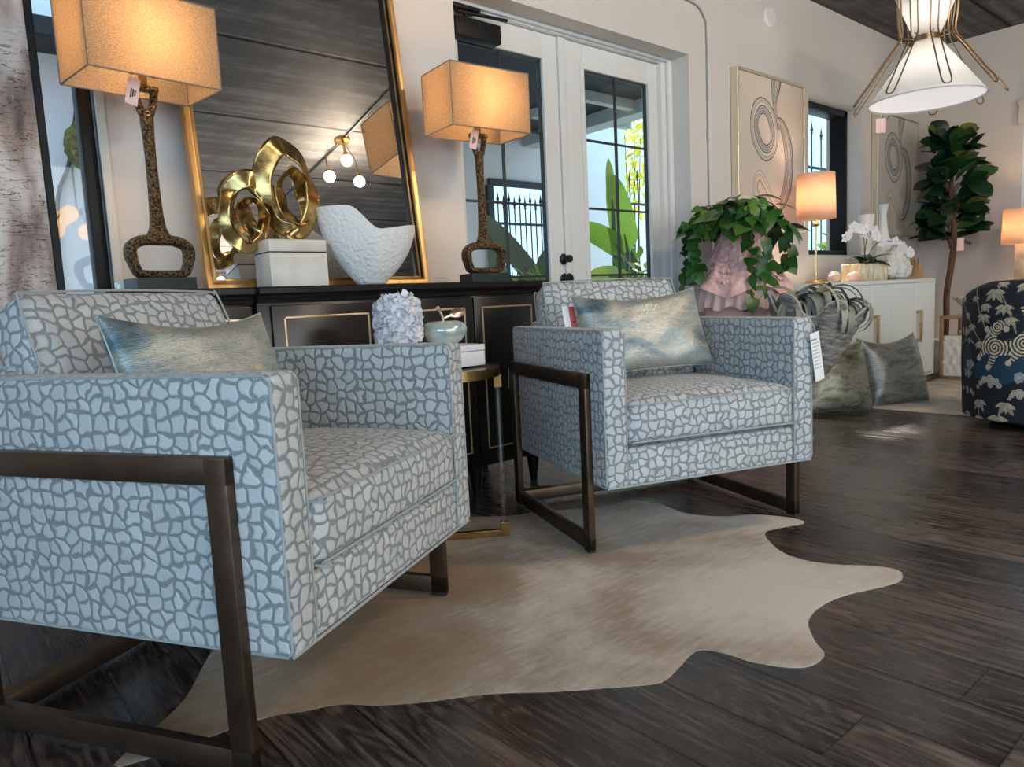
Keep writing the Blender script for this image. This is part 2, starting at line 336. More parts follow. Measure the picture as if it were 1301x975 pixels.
def hide_mat():
    m, nt, p = fresh('cowhide')
    pos = node(nt, 'ShaderNodeTexCoord').outputs['Object']
    n = setin(node(nt, 'ShaderNodeTexNoise'), Scale=1.7, Detail=5.0, Roughness=0.6, Distortion=0.3); nt.links.new(pos, n.inputs[0])
    mp = node(nt, 'ShaderNodeMapping'); mp.inputs['Rotation'].default_value = (0, 0, 0.75); mp.inputs['Scale'].default_value = (10, 55, 1); nt.links.new(pos, mp.inputs[0])
    f = setin(node(nt, 'ShaderNodeTexNoise'), Scale=1.0, Detail=4.0); nt.links.new(mp.outputs[0], f.inputs[0])
    mp4 = node(nt, 'ShaderNodeMapping'); mp4.inputs['Rotation'].default_value = (0, 0, 0.6); mp4.inputs['Scale'].default_value = (60, 400, 1); nt.links.new(pos, mp4.inputs[0])
    hair = setin(node(nt, 'ShaderNodeTexNoise'), Scale=1.0, Detail=3.0); nt.links.new(mp4.outputs[0], hair.inputs[0])
    # tan saddle towards the back, cream flanks; lamp glow is painted into the tan
    sep = node(nt, 'ShaderNodeSeparateXYZ'); nt.links.new(pos, sep.inputs[0])
    d = math_(nt, 'ADD', math_(nt, 'MULTIPLY', sep.outputs[0], -0.50), math_(nt, 'MULTIPLY', sep.outputs[1], 0.86))
    t = math_(nt, 'ADD', maprange(nt, d, 0.0, 1.0, -0.02, 0.52, False), math_(nt, 'MULTIPLY', math_(nt, 'SUBTRACT', n.outputs[0], 0.47), 2.1))
    t = math_(nt, 'ADD', t, math_(nt, 'MULTIPLY', math_(nt, 'SUBTRACT', f.outputs[0], 0.5), 0.40))
    c = ramp(nt, t, [(0.0, (0.72, 0.665, 0.58)), (0.22, (0.60, 0.52, 0.43)), (0.42, (0.40, 0.315, 0.23)), (0.70, (0.32, 0.20, 0.10))])
    mx = node(nt, 'ShaderNodeMix', data_type='RGBA', blend_type='MULTIPLY'); mx.inputs[0].default_value = 0.5
    nt.links.new(c.outputs[0], mx.inputs[6])
    hr = ramp(nt, hair.outputs[0], [(0.3, (0.66, 0.64, 0.62)), (0.7, (1, 1, 1))]); nt.links.new(hr.outputs[0], mx.inputs[7])
    nt.links.new(mx.outputs[2], p.inputs['Base Color']); p.inputs['Roughness'].default_value = 0.6; p.inputs['Sheen Weight'].default_value = 0.15
    bump_to(nt, p, math_(nt, 'ADD', hair.outputs[0], math_(nt, 'MULTIPLY', f.outputs[0], 0.8)), 0.5, 0.003)
    return m
M['hide'] = hide_mat()

def birch_mat():
    m, nt, p = fresh('birch_bark_painting')
    pos = node(nt, 'ShaderNodeTexCoord').outputs['Object']
    mp = node(nt, 'ShaderNodeMapping'); mp.inputs['Scale'].default_value = (3.2, 1, 0.9); nt.links.new(pos, mp.inputs[0])
    n = setin(node(nt, 'ShaderNodeTexNoise'), Scale=3.0, Detail=6.0, Distortion=0.6); nt.links.new(mp.outputs[0], n.inputs[0])
    c = ramp(nt, n.outputs[0], [(0.30, (0.07, 0.045, 0.04)), (0.42, (0.30, 0.22, 0.19)), (0.55, (0.55, 0.47, 0.43)), (0.72, (0.74, 0.70, 0.68))])
    mp2 = node(nt, 'ShaderNodeMapping'); mp2.inputs['Scale'].default_value = (12, 1, 60); nt.links.new(pos, mp2.inputs[0])
    k = setin(node(nt, 'ShaderNodeTexNoise'), Scale=1.0, Detail=3.0, Distortion=1.2); nt.links.new(mp2.outputs[0], k.inputs[0])
    crack = maprange(nt, math_(nt, 'ABSOLUTE', math_(nt, 'SUBTRACT', k.outputs[0], 0.5)), 0.003, 0.016)
    z = node(nt, 'ShaderNodeSeparateXYZ'); nt.links.new(pos, z.inputs[0])
    zone = maprange(nt, z.outputs[2], 1.55, 1.75)
    crack = math_(nt, 'MAXIMUM', crack, zone)
    mx = node(nt, 'ShaderNodeMix', data_type='RGBA'); nt.links.new(crack, mx.inputs[0]); mx.inputs[6].default_value = (0.035, 0.025, 0.022, 1); nt.links.new(c.outputs[0], mx.inputs[7])
    mp3 = node(nt, 'ShaderNodeMapping'); mp3.inputs['Scale'].default_value = (34, 1, 13); mp3.inputs['Location'].default_value = (3, 0, 1); nt.links.new(pos, mp3.inputs[0])
    g = setin(node(nt, 'ShaderNodeTexNoise'), Scale=1.0, Detail=2.0); nt.links.new(mp3.outputs[0], g.inputs[0])
    gm = math_(nt, 'MULTIPLY', maprange(nt, g.outputs[0], 0.66, 0.70), maprange(nt, z.outputs[2], 1.62, 1.42))
    mx2 = node(nt, 'ShaderNodeMix', data_type='RGBA'); nt.links.new(gm, mx2.inputs[0]); nt.links.new(mx.outputs[2], mx2.inputs[6]); mx2.inputs[7].default_value = (0.55, 0.36, 0.14, 1)
    nt.links.new(mx2.outputs[2], p.inputs['Base Color']); p.inputs['Roughness'].default_value = 0.5
    bump_to(nt, p, crack, 0.4, 0.004)
    return m
M['birch'] = birch_mat()

# ------------------------------------------------------------------ mesh helpers
def B(): return bmesh.new()
def xf(vs, rot=None, loc=None):
    for v in vs:
        if rot is not None: v.co = rot @ v.co
        if loc is not None: v.co = v.co + Vector(loc)
def box(bm, c, s, r=0.0, seg=2, rot=None):
    vs = bmesh.ops.create_cube(bm, size=1.0)['verts']
    for v in vs: v.co = Vector((v.co.x*s[0], v.co.y*s[1], v.co.z*s[2]))
    if r > 0:
        es = list({e for v in vs for e in v.link_edges})
        g = bmesh.ops.bevel(bm, geom=es, offset=r, segments=seg, affect='EDGES', profile=0.5)
        vs = list({v for f in g['faces'] for v in f.verts} | {v for v in vs if v.is_valid})
    xf(vs, rot, c)
    return vs
def bx(bm, x0, x1, y0, y1, z0, z1, r=0.0, seg=2):
    return box(bm, ((x0+x1)/2, (y0+y1)/2, (z0+z1)/2), (x1-x0, y1-y0, z1-z0), r, seg)
def rings(bm, R, closed=False, cap=True, flip=False):
    """rows of points (each row a closed loop) joined into a skin"""
    vr = [[bm.verts.new(p) for p in row] for row in R]
    n = len(R[0]); m = len(R)
    for i in range(m if closed else m-1):
        a, b = vr[i], vr[(i+1) % m]
        for j in range(n):
            q = (a[j], a[(j+1) % n], b[(j+1) % n], b[j])
            bm.faces.new(q if not flip else q[::-1])
    if cap and not closed:
        try: bm.faces.new(vr[0][::-1] if not flip else vr[0]); bm.faces.new(vr[-1] if not flip else vr[-1][::-1])
        except ValueError: pass
    return vr
def tube(bm, pts, r, n=8, closed=False, cap=True):
    P = [Vector(p) for p in pts]; m = len(P)
    rr = r if isinstance(r, (list, tuple)) else [r]*m
    rows = []; up = None
    for i in range(m):
        if closed: t = (P[(i+1) % m]-P[i-1]).normalized()
        else: t = (P[min(i+1, m-1)]-P[max(i-1, 0)]).normalized()
        if up is None:
            a = Vector((0, 0, 1)) if abs(t.z) < 0.9 else Vector((1, 0, 0)); up = (a - t*a.dot(t)).normalized()
        else:
            up = up - t*up.dot(t); up = up.normalized() if up.length > 1e-6 else t.orthogonal().normalized()
        s = t.cross(up)
        rows.append([P[i]+(up*math.cos(2*PI*k/n)+s*math.sin(2*PI*k/n))*rr[i] for k in range(n)])
    return rings(bm, rows, closed, cap, flip=True)
def lathe(bm, prof, c=(0, 0, 0), n=32, sx=1.0, sy=1.0, cap=True):
    rows = [[Vector((c[0]+r*math.cos(2*PI*k/n)*sx, c[1]+r*math.sin(2*PI*k/n)*sy, c[2]+z)) for k in range(n)] for r, z in prof]
    return rings(bm, rows, False, cap)
def sheet(bm, G, closed_u=False, closed_v=False):
    V = [[bm.verts.new(p) for p in row] for row in G]; m, n = len(G), len(G[0])
    for i in range(m if closed_u else m-1):
        for j in range(n if closed_v else n-1):
            bm.faces.new((V[i][j], V[i][(j+1) % n], V[(i+1) % m][(j+1) % n], V[(i+1) % m][j]))
    return V
def smooth_pts(P, k=6, closed=False):
    P = [Vector(p) for p in P]; out = []; n = len(P)
    for i in range(n if closed else n-1):
        if closed: a, b, c, d = P[i-1], P[i], P[(i+1) % n], P[(i+2) % n]
        else: a, b, c, d = P[max(i-1, 0)], P[i], P[i+1], P[min(i+2, n-1)]
        for s in range(k):
            t = s/k
            out.append(0.5*((2*b)+(c-a)*t+(2*a-5*b+4*c-d)*t*t+(3*b-a-3*c+d)*t**3))
    if not closed: out.append(P[-1])
    return out
def boxuv(me, off=0.0):
    uv = me.uv_layers.new(name='UVMap') if not me.uv_layers else me.uv_layers[0]
    for f in me.polygons:
        n = f.normal; a = (abs(n.x), abs(n.y), abs(n.z)); k = a.index(max(a))
        for li in f.loop_indices:
            c = me.vertices[me.loops[li].vertex_index].co
            if k == 0: q = (c.y+off+5.3, c.z+off)
            elif k == 1: q = (c.x+off, c.z+off+0.013)
            else: q = (c.x+off, c.y+off+2.71)
            uv.data[li].uv = q
def obj(name, bm, m, parent=None, smooth=True, angle=38, uv=None, loc=None, solid=0.0):
    me = bpy.data.meshes.new(name)
    bmesh.ops.recalc_face_normals(bm, faces=bm.faces[:]) if solid == 0.0 else None
    bm.to_mesh(me); bm.free()
    mats = m if isinstance(m, (list, tuple)) else [m]
    for q in mats: me.materials.append(q)
    if smooth:
        me.polygons.foreach_set('use_smooth', [True]*len(me.polygons))
        me.set_sharp_from_angle(angle=math.radians(angle))
    if uv is not None: boxuv(me, uv)
    o = bpy.data.objects.new(name, me); COL.objects.link(o)
    if parent: o.parent = parent
    if loc: o.location = loc
    if solid:
        s = o.modifiers.new('thickness', 'SOLIDIFY'); s.thickness = solid; s.offset = 0
    return o
def tag(o, label, cat, group=None):
    o['label'] = label; o['category'] = cat
    if group: o['group'] = group
    return o
def thing(name, label, cat, loc=(0, 0, 0), rz=0.0, group=None):
    o = bpy.data.objects.new(name, None); COL.objects.link(o)
    o.empty_display_size = 0.05; o.location = loc; o.rotation_euler = (0, 0, rz)
    return tag(o, label, cat, group)
def struct(name, bm, m, parent=None, **kw):
    o = obj(name, bm, m, parent, **kw)
    if not parent: o['kind'] = 'structure'
    return o
def children(o): return [c for c in bpy.data.objects if c.parent == o]
def copy_tree(o, parent=None):
    c = o.copy(); COL.objects.link(c)
    if parent: c.parent = parent
    for ch in children(o): copy_tree(ch, c)
    return c
def part_label(o, text): o['label'] = text; return o

LEAF = {
 'heart': lambda t: (math.sin(PI*min(1, t*1.0)**0.62))*(1-0.18*t),
 'fiddle': lambda t: math.sin(PI*t**1.35)**0.75*0.9 + 0.10*math.sin(PI*t),
 'strap': lambda t: min(1, 6*t+0.25)*(1-t**3),
 'paddle': lambda t: min(1, (t*5)**0.6)*(max(0, 1-t**4))**0.7,
 'oval': lambda t: math.sin(PI*t),
 'blade': lambda t: (1-t)**0.7,
}
def leaf(bm, base, d, nrm, L, W, kind, bend=0.4, fold=0.2, n=7, twist=0.0, curl=None):
    d = Vector(d).normalized(); nrm = Vector(nrm); nrm = (nrm-d*nrm.dot(d))
    nrm = nrm.normalized() if nrm.length > 1e-5 else d.orthogonal().normalized()
    pos = Vector(base); step = L/n; prev = None
    for i in range(n+1):
        t = i/n
        wd = max(0.02, LEAF[kind](t))*W/2
        side = d.cross(nrm)
        if twist: side = Matrix.Rotation(twist*t, 3, d) @ side
        row = [bm.verts.new(pos - side*wd + nrm*wd*fold), bm.verts.new(pos), bm.verts.new(pos + side*wd + nrm*wd*fold)]
        if prev:
            bm.faces.new((prev[0], prev[1], row[1], row[0])); bm.faces.new((prev[1], prev[2], row[2], row[1]))
        prev = row
        a = -bend/n if curl is None else -curl(t)/n
        rm = Matrix.Rotation(a, 3, d.cross(nrm)) if a else None
        if rm: d = (rm @ d).normalized(); nrm = (rm @ nrm).normalized()
        pos = pos + d*step
def blob(bm, c, r, sub=3, amp=0.15, freq=3.0, sc=(1, 1, 1), seed=0.0):
    vs = bmesh.ops.create_icosphere(bm, subdivisions=sub, radius=1.0)['verts']
    for v in vs:
        k = 1+amp*mnoise.noise(v.co*freq+Vector((seed, seed*1.7, 0)))
        v.co = Vector((v.co.x*r*k*sc[0]+c[0], v.co.y*r*k*sc[1]+c[1], v.co.z*r*k*sc[2]+c[2]))
    return vs
def gridmesh(name, P, Cc, m, parent=None, closed=False):
    """P: (rows, cols, 3) points, Cc: (rows, cols, 3) pattern colours"""
    r, c = P.shape[:2]
    idx = np.arange(r*c).reshape(r, c)
    F = np.stack([idx[:-1, :-1], idx[:-1, 1:], idx[1:, 1:], idx[1:, :-1]], -1).reshape(-1, 4)
    me = bpy.data.meshes.new(name); me.from_pydata(P.reshape(-1, 3).tolist(), [], F.tolist())
    a = me.color_attributes.new('Col', 'FLOAT_COLOR', 'POINT')
    a.data.foreach_set('color', np.concatenate([Cc.reshape(-1, 3), np.ones((r*c, 1))], 1).astype(np.float32).ravel())
    me.materials.append(m); me.polygons.foreach_set('use_smooth', [True]*len(me.polygons))
    o = bpy.data.objects.new(name, me); COL.objects.link(o)
    if parent: o.parent = parent
    return o

# ------------------------------------------------------------------ room shell
ZC = 2.985; WB = 2.85; TH = 0.30
def wall_x(name, y0, y1, x0, x1, z1, holes, m):
    bm = B(); xs = x0
    for (a, b, c, d) in sorted(holes):
        if a > xs: bx(bm, xs, a, y0, y1, 0, z1)
        if c > 0: bx(bm, a, b, y0, y1, 0, c)
        if d < z1: bx(bm, a, b, y0, y1, d, z1)
        xs = b
    if xs < x1: bx(bm, xs, x1, y0, y1, 0, z1)
    return struct(name, bm, m, smooth=False)
def wall_y(name, x0, x1, y0, y1, z1, holes, m):
    bm = B(); ys = y0
    for (a, b, c, d) in sorted(holes):
        if a > ys: bx(bm, x0, x1, ys, a, 0, z1)
        if c > 0: bx(bm, x0, x1, a, b, 0, c)
        if d < z1: bx(bm, x0, x1, a, b, d, z1)
        ys = b
    if ys < y1: bx(bm, x0, x1, ys, y1, 0, z1)
    return struct(name, bm, m, smooth=False)
bm = B(); bx(bm, -3.2, 7.9, -4.9, WB+TH, -0.12, 0.0); struct('floor', bm, M['floor'], smooth=False)
bm = B(); bx(bm, -3.2, 7.9, -4.9, WB+TH, ZC, ZC+0.1); struct('ceiling', bm, M['ceiling'], smooth=False)
wall_x('wall_back', WB, WB+TH, -3.2, 7.63, ZC, [(-0.75, 0.60, 0.06, 2.62), (2.145, 3.98, 0.0, 2.319), (5.505, 6.405, 1.075, 2.305)], M['wall'])
wall_y('wall_right', 7.63, 7.9, -4.9, WB+TH, ZC, [(0.85, 2.0, 0.9, 2.30)], M['wall_far'])
wall_y('wall_left', -3.2, -3.0, -4.9, WB, ZC, [(-3.60, 0.10, 0.25, 2.65)], M['wall'])
wall_x('wall_front', -4.7, -4.5, -3.0, 7.63, ZC, [(-1.45, 3.85, 0.2, 2.75)], M['wall'])

# windows
def win_frame(name, x0, x1, z0, z1, y0, y1, fw, m, glass, muntins=()):
    bm = B()
    bx(bm, x0, x0+fw, y0, y1, z0, z1, 0.004); bx(bm, x1-fw, x1, y0, y1, z0, z1, 0.004)
    bx(bm, x0, x1, y0, y1, z1-fw, z1, 0.004); bx(bm, x0, x1, y0, y1, z0, z0+fw, 0.004)
    for q in muntins: bx(bm, q-0.02, q+0.02, y0, y1, z0, z1, 0.004)
    f = struct(name, bm, m)
    bm = B(); ym = (y0+y1)/2; bx(bm, x0+fw-0.004, x1-fw+0.004, ym-0.003, ym+0.003, z0+fw-0.004, z1-fw+0.004)
    obj('pane', bm, glass, f, smooth=False)
    return f
win_frame('window_1', -0.75, 0.588, 0.06, 2.62, 2.88, 2.95, 0.045, M['black_metal'], M['glass_win'])
win_frame('window_2', 5.505, 6.405, 1.075, 2.305, 2.965, 3.10, 0.05, M['black_metal'], M['glass'])
bm = B(); bx(bm, 0.589, 0.618, 2.835, 2.849, 0.06, 2.64, 0.003); bx(bm, -0.8, 0.618, 2.835, 2.849, 2.62, 2.66, 0.003); struct('trim_1', bm, M['reveal'])
# far-right window with roman shade
bm = B()
for a, b, c, d in ((0.85, 0.9, 0.9, 2.3), (1.95, 2.0, 0.9, 2.3), (0.9, 1.95, 2.25, 2.3), (0.9, 1.95, 0.9, 0.95), (1.40, 1.44, 0.95, 2.25)):
    bx(bm, 7.70, 7.78, a, b, c, d, 0.004)
w3 = struct('window_3', bm, M['reveal'])
bm = B(); bx(bm, 7.735, 7.742, 0.896, 1.954, 0.946, 2.254); obj('pane', bm, M['glass'], w3, smooth=False)
rs = thing('roman_shade', 'folded beige roman shade across top of window on far wall', 'blind', (7.60, 1.43, 2.14))
bm = B(); bx(bm, -0.035, 0.025, -0.62, 0.605, 0.16, 0.21, 0.006); obj('headrail', bm, M['wall_far'], rs)
bm = B()
prof = [(-0.022, 0.165), (-0.030, 0.11), (-0.034, 0.06), (-0.020, 0.0), (0.0, 0.012), (0.012, 0.07), (0.012, 0.165)]
rings(bm, [[Vector((x, y, z)) for x, z in prof] for y in (-0.61, 0.595)]); obj('fabric', bm, M['wall_far'], rs)

# french doors in their niche
def door(name, x0, x1, gx0, gx1, hw):
    y0, y1 = 3.03, 3.075
    bm = B()
    bx(bm, x0, gx0, y0, y1, 0.01, 2.290, 0.003); bx(bm, gx1, x1, y0, y1, 0.01, 2.290, 0.003)
    bx(bm, gx0, gx1, y0, y1, 2.150, 2.290, 0.003); bx(bm, gx0, gx1, y0, y1, 0.01, 0.26, 0.003)
    # raised glazing bead
    for a, b, c, d in ((gx0-0.035, gx0, 0.225, 2.185), (gx1, gx1+0.035, 0.225, 2.185), (gx0, gx1, 2.15, 2.185), (gx0, gx1, 0.225, 0.26)):
        bx(bm, a, b, y0-0.008, y0+0.004, c, d, 0.003)
    dr = struct(name, bm, M['door_white'])
    bm = B(); bx(bm, gx0-0.003, gx1+0.003, 3.047, 3.055, 0.255, 2.155); obj('pane', bm, M['glass'], dr, smooth=False)
    bm = B(); xm = (gx0+gx1)/2
    bx(bm, xm-0.006, xm+0.006, 3.042, 3.060, 0.26, 2.15, 0.002)
    for z in (1.754, 1.355, 0.956, 0.557): bx(bm, gx0, gx1, 3.042, 3.060, z-0.006, z+0.006, 0.002)
    bx(bm, gx0, gx0+0.008, 3.040, 3.062, 0.26, 2.15); bx(bm, gx1-0.010, gx1, 3.040, 3.062, 0.26, 2.15)
    bx(bm, gx0, gx1, 3.040, 3.062, 2.140, 2.15); bx(bm, gx0, gx1, 3.040, 3.062, 0.26, 0.27)
    obj('muntin', bm, mat('dark_muntin', (0.035, 0.037, 0.035), 0.5), dr)
    return dr
d1 = door('door_1', 2.200, 3.020, 2.290, 2.872, True)
d2 = door('door_2', 3.026, 3.890, 3.205, 3.788, False)
for i, (z, nm) in enumerate(((1.051, 'deadbolt'), (0.936, 'door_knob'))):
    bm = B(); lathe(bm, [(0.0, -0.0), (0.032, 0.0), (0.034, 0.006), (0.024, 0.014), (0.014, 0.018), (0.014, 0.030), (0.030 if i else 0.022, 0.034), (0.032 if i else 0.022, 0.046), (0.022, 0.058), (0.0, 0.060)], n=8 if not i else 20, cap=False)
    o = obj(nm, bm, M['black_metal'], d1, loc=(2.982, 3.029, z)); o.rotation_euler = (PI/2, PI/8, 0)
bm = B(); bx(bm, 2.99, 3.045, 3.012, 3.0295, 0.01, 2.289, 0.004); obj('astragal', bm, M['door_white'], d2)
bm = B()
bx(bm, 3.892, 3.978, 3.0, 3.09, 0, 2.318, 0.003); bx(bm, 2.147, 2.198, 3.0, 3.09, 0, 2.318, 0.003); bx(bm, 2.2, 3.89, 3.0, 3.09, 2.293, 2.318, 0.003)
bx(bm, 3.935, 3.979, 2.975, 3.0, 0, 2.318, 0.006); bx(bm, 2.2, 3.935, 2.975, 3.0, 2.300, 2.3185, 0.006)
struct('trim_2', bm, M['door_white'])
cl = thing('door_closer', 'black hydraulic closer box with folding arm at top of french door', 'door closer', (2.38, 3.03, 2.19))
bm = B(); bx(bm, -0.145, 0.145, -0.075, -0.001, -0.05, 0.045, 0.006); obj('body', bm, M['black_box'], cl)
bm = B(); tube(bm, [(-0.05, -0.035, 0.045), (-0.05, -0.035, 0.075)], 0.012)
box(bm, (0.05, -0.045, 0.082), (0.30, 0.022, 0.012), 0.003, rot=Matrix.Rotation(-0.12, 3, 'Z'))
box(bm, (-0.06, -0.035, 0.098), (0.18, 0.05, 0.02), 0.004); obj('arm', bm, M['black_box'], cl)
cd = thing('conduit', 'thin painted conduit pipe bending down the wall beside the french doors', 'pipe', (4.168, 2.843, 1.1))
bm = B(); tube(bm, smooth_pts([(0, -0.013, -1.1), (0, -0.013, 0.0), (0, -0.013, 0.7), (0, -0.013, 1.38), (-0.02, -0.013, 1.47), (-0.09, -0.013, 1.53), (-0.2, -0.013, 1.545), (-0.6, -0.013, 1.56), (-1.6, -0.013, 1.56)], 6), 0.0115, 10); obj('pipe', bm, M['conduit'], cd)
for z in (0.06, 0.72): bm = B(); tube(bm, [(0, -0.013, z), (0, -0.013, z+0.05)], 0.0165, 10); obj('coupling', bm, M['conduit'], cd)
bm = B(); lathe(bm, [(0, 0), (0.074, 0), (0.074, 0.018), (0.062, 0.030), (0.0, 0.034)], n=32, cap=False)
o = tag(obj('wall_sensor', bm, M['det_white'], loc=(4.922, 2.849, 2.736)), 'round white plastic sensor high on the wall above the first painting', 'sensor'); o.rotation_euler = (PI/2, 0, 0)

# ------------------------------------------------------------------ courtyard outside
bm = B(); bx(bm, -6, 14, 3.16, 14, -0.16, -0.04); struct('ground_outside', bm, M['paving'], smooth=False)
wall_x('wall_courtyard', 6.5, 6.7, 1.2, 9.2, 3.4, [(5.28, 6.25, 0.0, 2.2), (7.62, 9.2, 0.0, 3.4)], M['stucco'])
M['stucco_daylit'] = mat('daylit_white_stucco', (0.93, 0.88, 0.92), 0.9, bump=0.6, bscale=14)  # lighter copy of the stucco, the missing daylight put into its colour
wall_x('wall_patio', 5.2, 5.4, -5, 1.4, 3.4, [], M['stucco_daylit'])
bm = B(); bx(bm, 1.6, 6.4, 3.17, 6.49, 2.75, 2.87); struct('roof_patio', bm, M['roof_dark'], smooth=False)
bm = B(); bx(bm, -4.5, 1.4, 4.85, 5.19, 2.43, 2.53); struct('roof_porch', bm, M['roof_dark'], smooth=False)
bm = B(); bx(bm, 5.80, 6.02, 3.2, 6.48, 2.62, 2.749); bx(bm, 5.1, 5.8, 5.5, 5.58, 2.66, 2.749); bx(bm, 5.1, 5.8, 4.8, 4.88, 2.66, 2.749); bx(bm, 5.95, 6.4, 5.35, 5.43, 2.66, 2.749); struct('beam_patio', bm, M['beam'], smooth=False)
bm = B(); bx(bm, 5.24, 6.29, 6.46, 6.50, 2.14, 2.22, 0.004); bx(bm, 5.2, 5.28, 6.44, 6.4999, 0, 2.14); struct('trim_opening', bm, M['iron'], smooth=False)
def iron_fence(name, label, x0, x1, y, z1, step, rails, g=None, ry=False):
    t = thing(name, label, 'fence', (x0, y, -0.04), PI/2*ry, g)
    L = x1-x0
    for z in rails: bm = B(); bx(bm, 0, L, -0.012, 0.012, z-0.015, z+0.015); obj('rail', bm, M['iron'], t, smooth=False)
    n = int(L/step)
    for i in range(n+1):
        bm = B(); x = i*step+0.01; k = z1-0.05*(i % 2)
        tube(bm, [(x, 0, 0), (x, 0, k)], 0.009, 6)
        lathe(bm, [(0.0, 0.16), (0.012, 0.07), (0.022, 0.035), (0.010, 0.02), (0.016, 0.0), (0.009, -0.015)][::-1], (x, 0, k), 8)
        obj('picket', bm, M['iron'], t)
iron_fence('iron_fence', 'black spear-topped iron fence in the courtyard wall opening', 5.3, 6.25, 6.62, 2.02, 0.085, (0.25, 1.78))
iron_fence('iron_fence', 'black iron fence behind the banana plant outside right french door', 7.64, 9.15, 6.60, 2.45, 0.17, (0.3, 1.0, 2.12))
iron_fence('iron_fence', 'black spear-topped iron fence outside the small black-framed window', 8.0, 9.75, 4.6, 2.78, 0.24, (0.3, 2.36))
def banana(name, label, loc, leaves, m, stem=True):
    t = thing(name, label, 'plant', loc)
    bm = B()
    for (dx, dy, dz, az, el, L, W, bend) in leaves:
        d = Vector((math.cos(az)*math.cos(el), math.sin(az)*math.cos(el), math.sin(el)))
        leaf(bm, (dx, dy, dz), d, Vector((-0.7, -0.6, 0.45)), L, W, 'paddle', bend, 0.18, 10)
    obj('leaf_crown', bm, m, t)
    bm = B()
    for (dx, dy, dz, az, el, L, W, bend) in leaves: tube(bm, [(0.02*dx, 0.02*dy, 0.02), (dx*0.6, dy*0.6, dz*0.55), (dx, dy, dz), (dx+0.25*L*math.cos(az)*math.cos(el), dy+0.25*L*math.sin(az)*math.cos(el), dz+0.25*L*math.sin(el))], [0.045, 0.03, 0.02, 0.006], 8)
    obj('stem', bm, M['dark_leaf'], t)
    return t
def leaf_cloud(name, label, cat, c, r, n, L, W, m, kind='oval', trunk=True, seed=1):
    rnd = random.Random(seed); t = thing(name, label, cat, (c[0], c[1], -0.04))
    bm = B()
    for i in range(n):
        while True:
            v = Vector((rnd.uniform(-1, 1), rnd.uniform(-1, 1), rnd.uniform(-1, 1)))
            if 0.2 < v.length < 1: break
        p = Vector((v.x*r[0], v.y*r[1], v.z*r[2]+c[2]))
        d = (v + Vector((rnd.uniform(-.6, .6), rnd.uniform(-.6, .6), rnd.uniform(-.3, .8)))).normalized()
        leaf(bm, p, d, (rnd.uniform(-.4, .4), rnd.uniform(-.4, .4), 1), L*rnd.uniform(.7, 1.2), W*rnd.uniform(.7, 1.2), kind, 0.6, 0.2, 4)
    obj('leaves', bm, m, t)
    bm = B()
    for k in range(4):
        a = k*PI/2+0.4; tube(bm, [(0, 0, 0), (0.3*r[0]*math.cos(a), 0.3*r[1]*math.sin(a), c[2]*0.6), (0.5*r[0]*math.cos(a), 0.5*r[1]*math.sin(a), c[2]+0.2*r[2])], [0.02, 0.014, 0.006], 6)
    obj('stem', bm, M['bark'], t)
    return t
banana('banana_plant', 'bright green broad-leaved banana plant outside the right french door', (5.50, 4.85, -0.04),
       [(0.20, 0, 1.28, 2.2, 1.40, 0.84, 0.27, 0.10), (0.12, 0, 1.30, PI-0.15, 0.62, 0.60, 0.25, 0.9), (0.05, -0.1, 1.0, PI+0.3, 0.3, 0.55, 0.26, 0.9), (0.1, 0.1, 1.7, 1.7, 1.5, 0.55, 0.10, 0.05)], M['banana'])
banana('banana_plant', 'grey-green broad-leaved plant at right edge of right french door glass', (5.95, 4.95, -0.04),
       [(0.0, 0, 0.8, 2.6, 1.3, 0.85, 0.26, 0.2), (-0.05, -0.1, 0.6, PI+0.3, 0.9, 0.55, 0.25, 0.8), (0.1, 0, 0.7, 0.2, 1.1, 0.6, 0.24, 0.6)], M['dark_leaf'])
banana('banana_plant', 'large dark leaning leaf plant outside the left french door', (4.48, 4.9, -0.04),
       [(0.0, 0, 1.02, PI, 0.80, 0.85, 0.19, 0.2), (0.06, 0, 0.92, PI-0.3, 0.42, 0.50, 0.15, 0.4), (-0.35, 0, 0.8, 1.9, 1.3, 0.65, 0.16, 0.2), (0.1, 0.1, 0.8, 0.2, 1.3, 0.62, 0.2, 0.3)], M['dark_leaf'])
leaf_cloud('shrub', 'yellow-green shrub low outside the left french door', 'shrub', (4.25, 4.45, 0.80), (0.5, 0.25, 0.32), 190, 0.17, 0.045, M['shrub'], seed=2)
leaf_cloud('shrub', 'bright green shrub at the foot of the banana plant', 'shrub', (5.45, 4.45, 0.75), (0.42, 0.22, 0.50), 210, 0.16, 0.08, M['shrub'], seed=3)
leaf_cloud('tree', 'yellow-leaved tree beyond the courtyard fence', 'tree', (9.75, 8.2, 3.3), (0.45, 0.35, 1.1), 300, 0.2, 0.09, M['yellow'], seed=4)
leaf_cloud('shrub', 'yellow-green shrub outside small window, below the round lamp shade', 'shrub', (8.9, 4.2, 1.05), (0.35, 0.2, 0.45), 120, 0.22, 0.12, M['shrub'], seed=5)
mb = thing('topiary_ball', 'moss ball hanging against the white stucco outside left window', 'topiary', (1.02, 5.0, 1.87))
bm = B(); blob(bm, (0, 0, 0), 0.17, 4, 0.10, 6); obj('ball', bm, M['moss'], mb)
bm = B(); tube(bm, [(0, 0, 0.15), (0, -0.02, 0.57)], 0.006); obj('cord', bm, M['iron'], mb)
bm = B(); tube(bm, smooth_pts([(1.0, 5.178, 2.6), (0.98, 5.178, 2.2), (0.90, 5.178, 1.8), (0.80, 5.178, 1.45), (0.78, 5.178, 0.3), (0.78, 5.178, -0.04)], 5), 0.012, 8)
tag(obj('outdoor_cable', bm, M['iron']), 'dark cable trailing down the stucco outside the left window', 'cable')
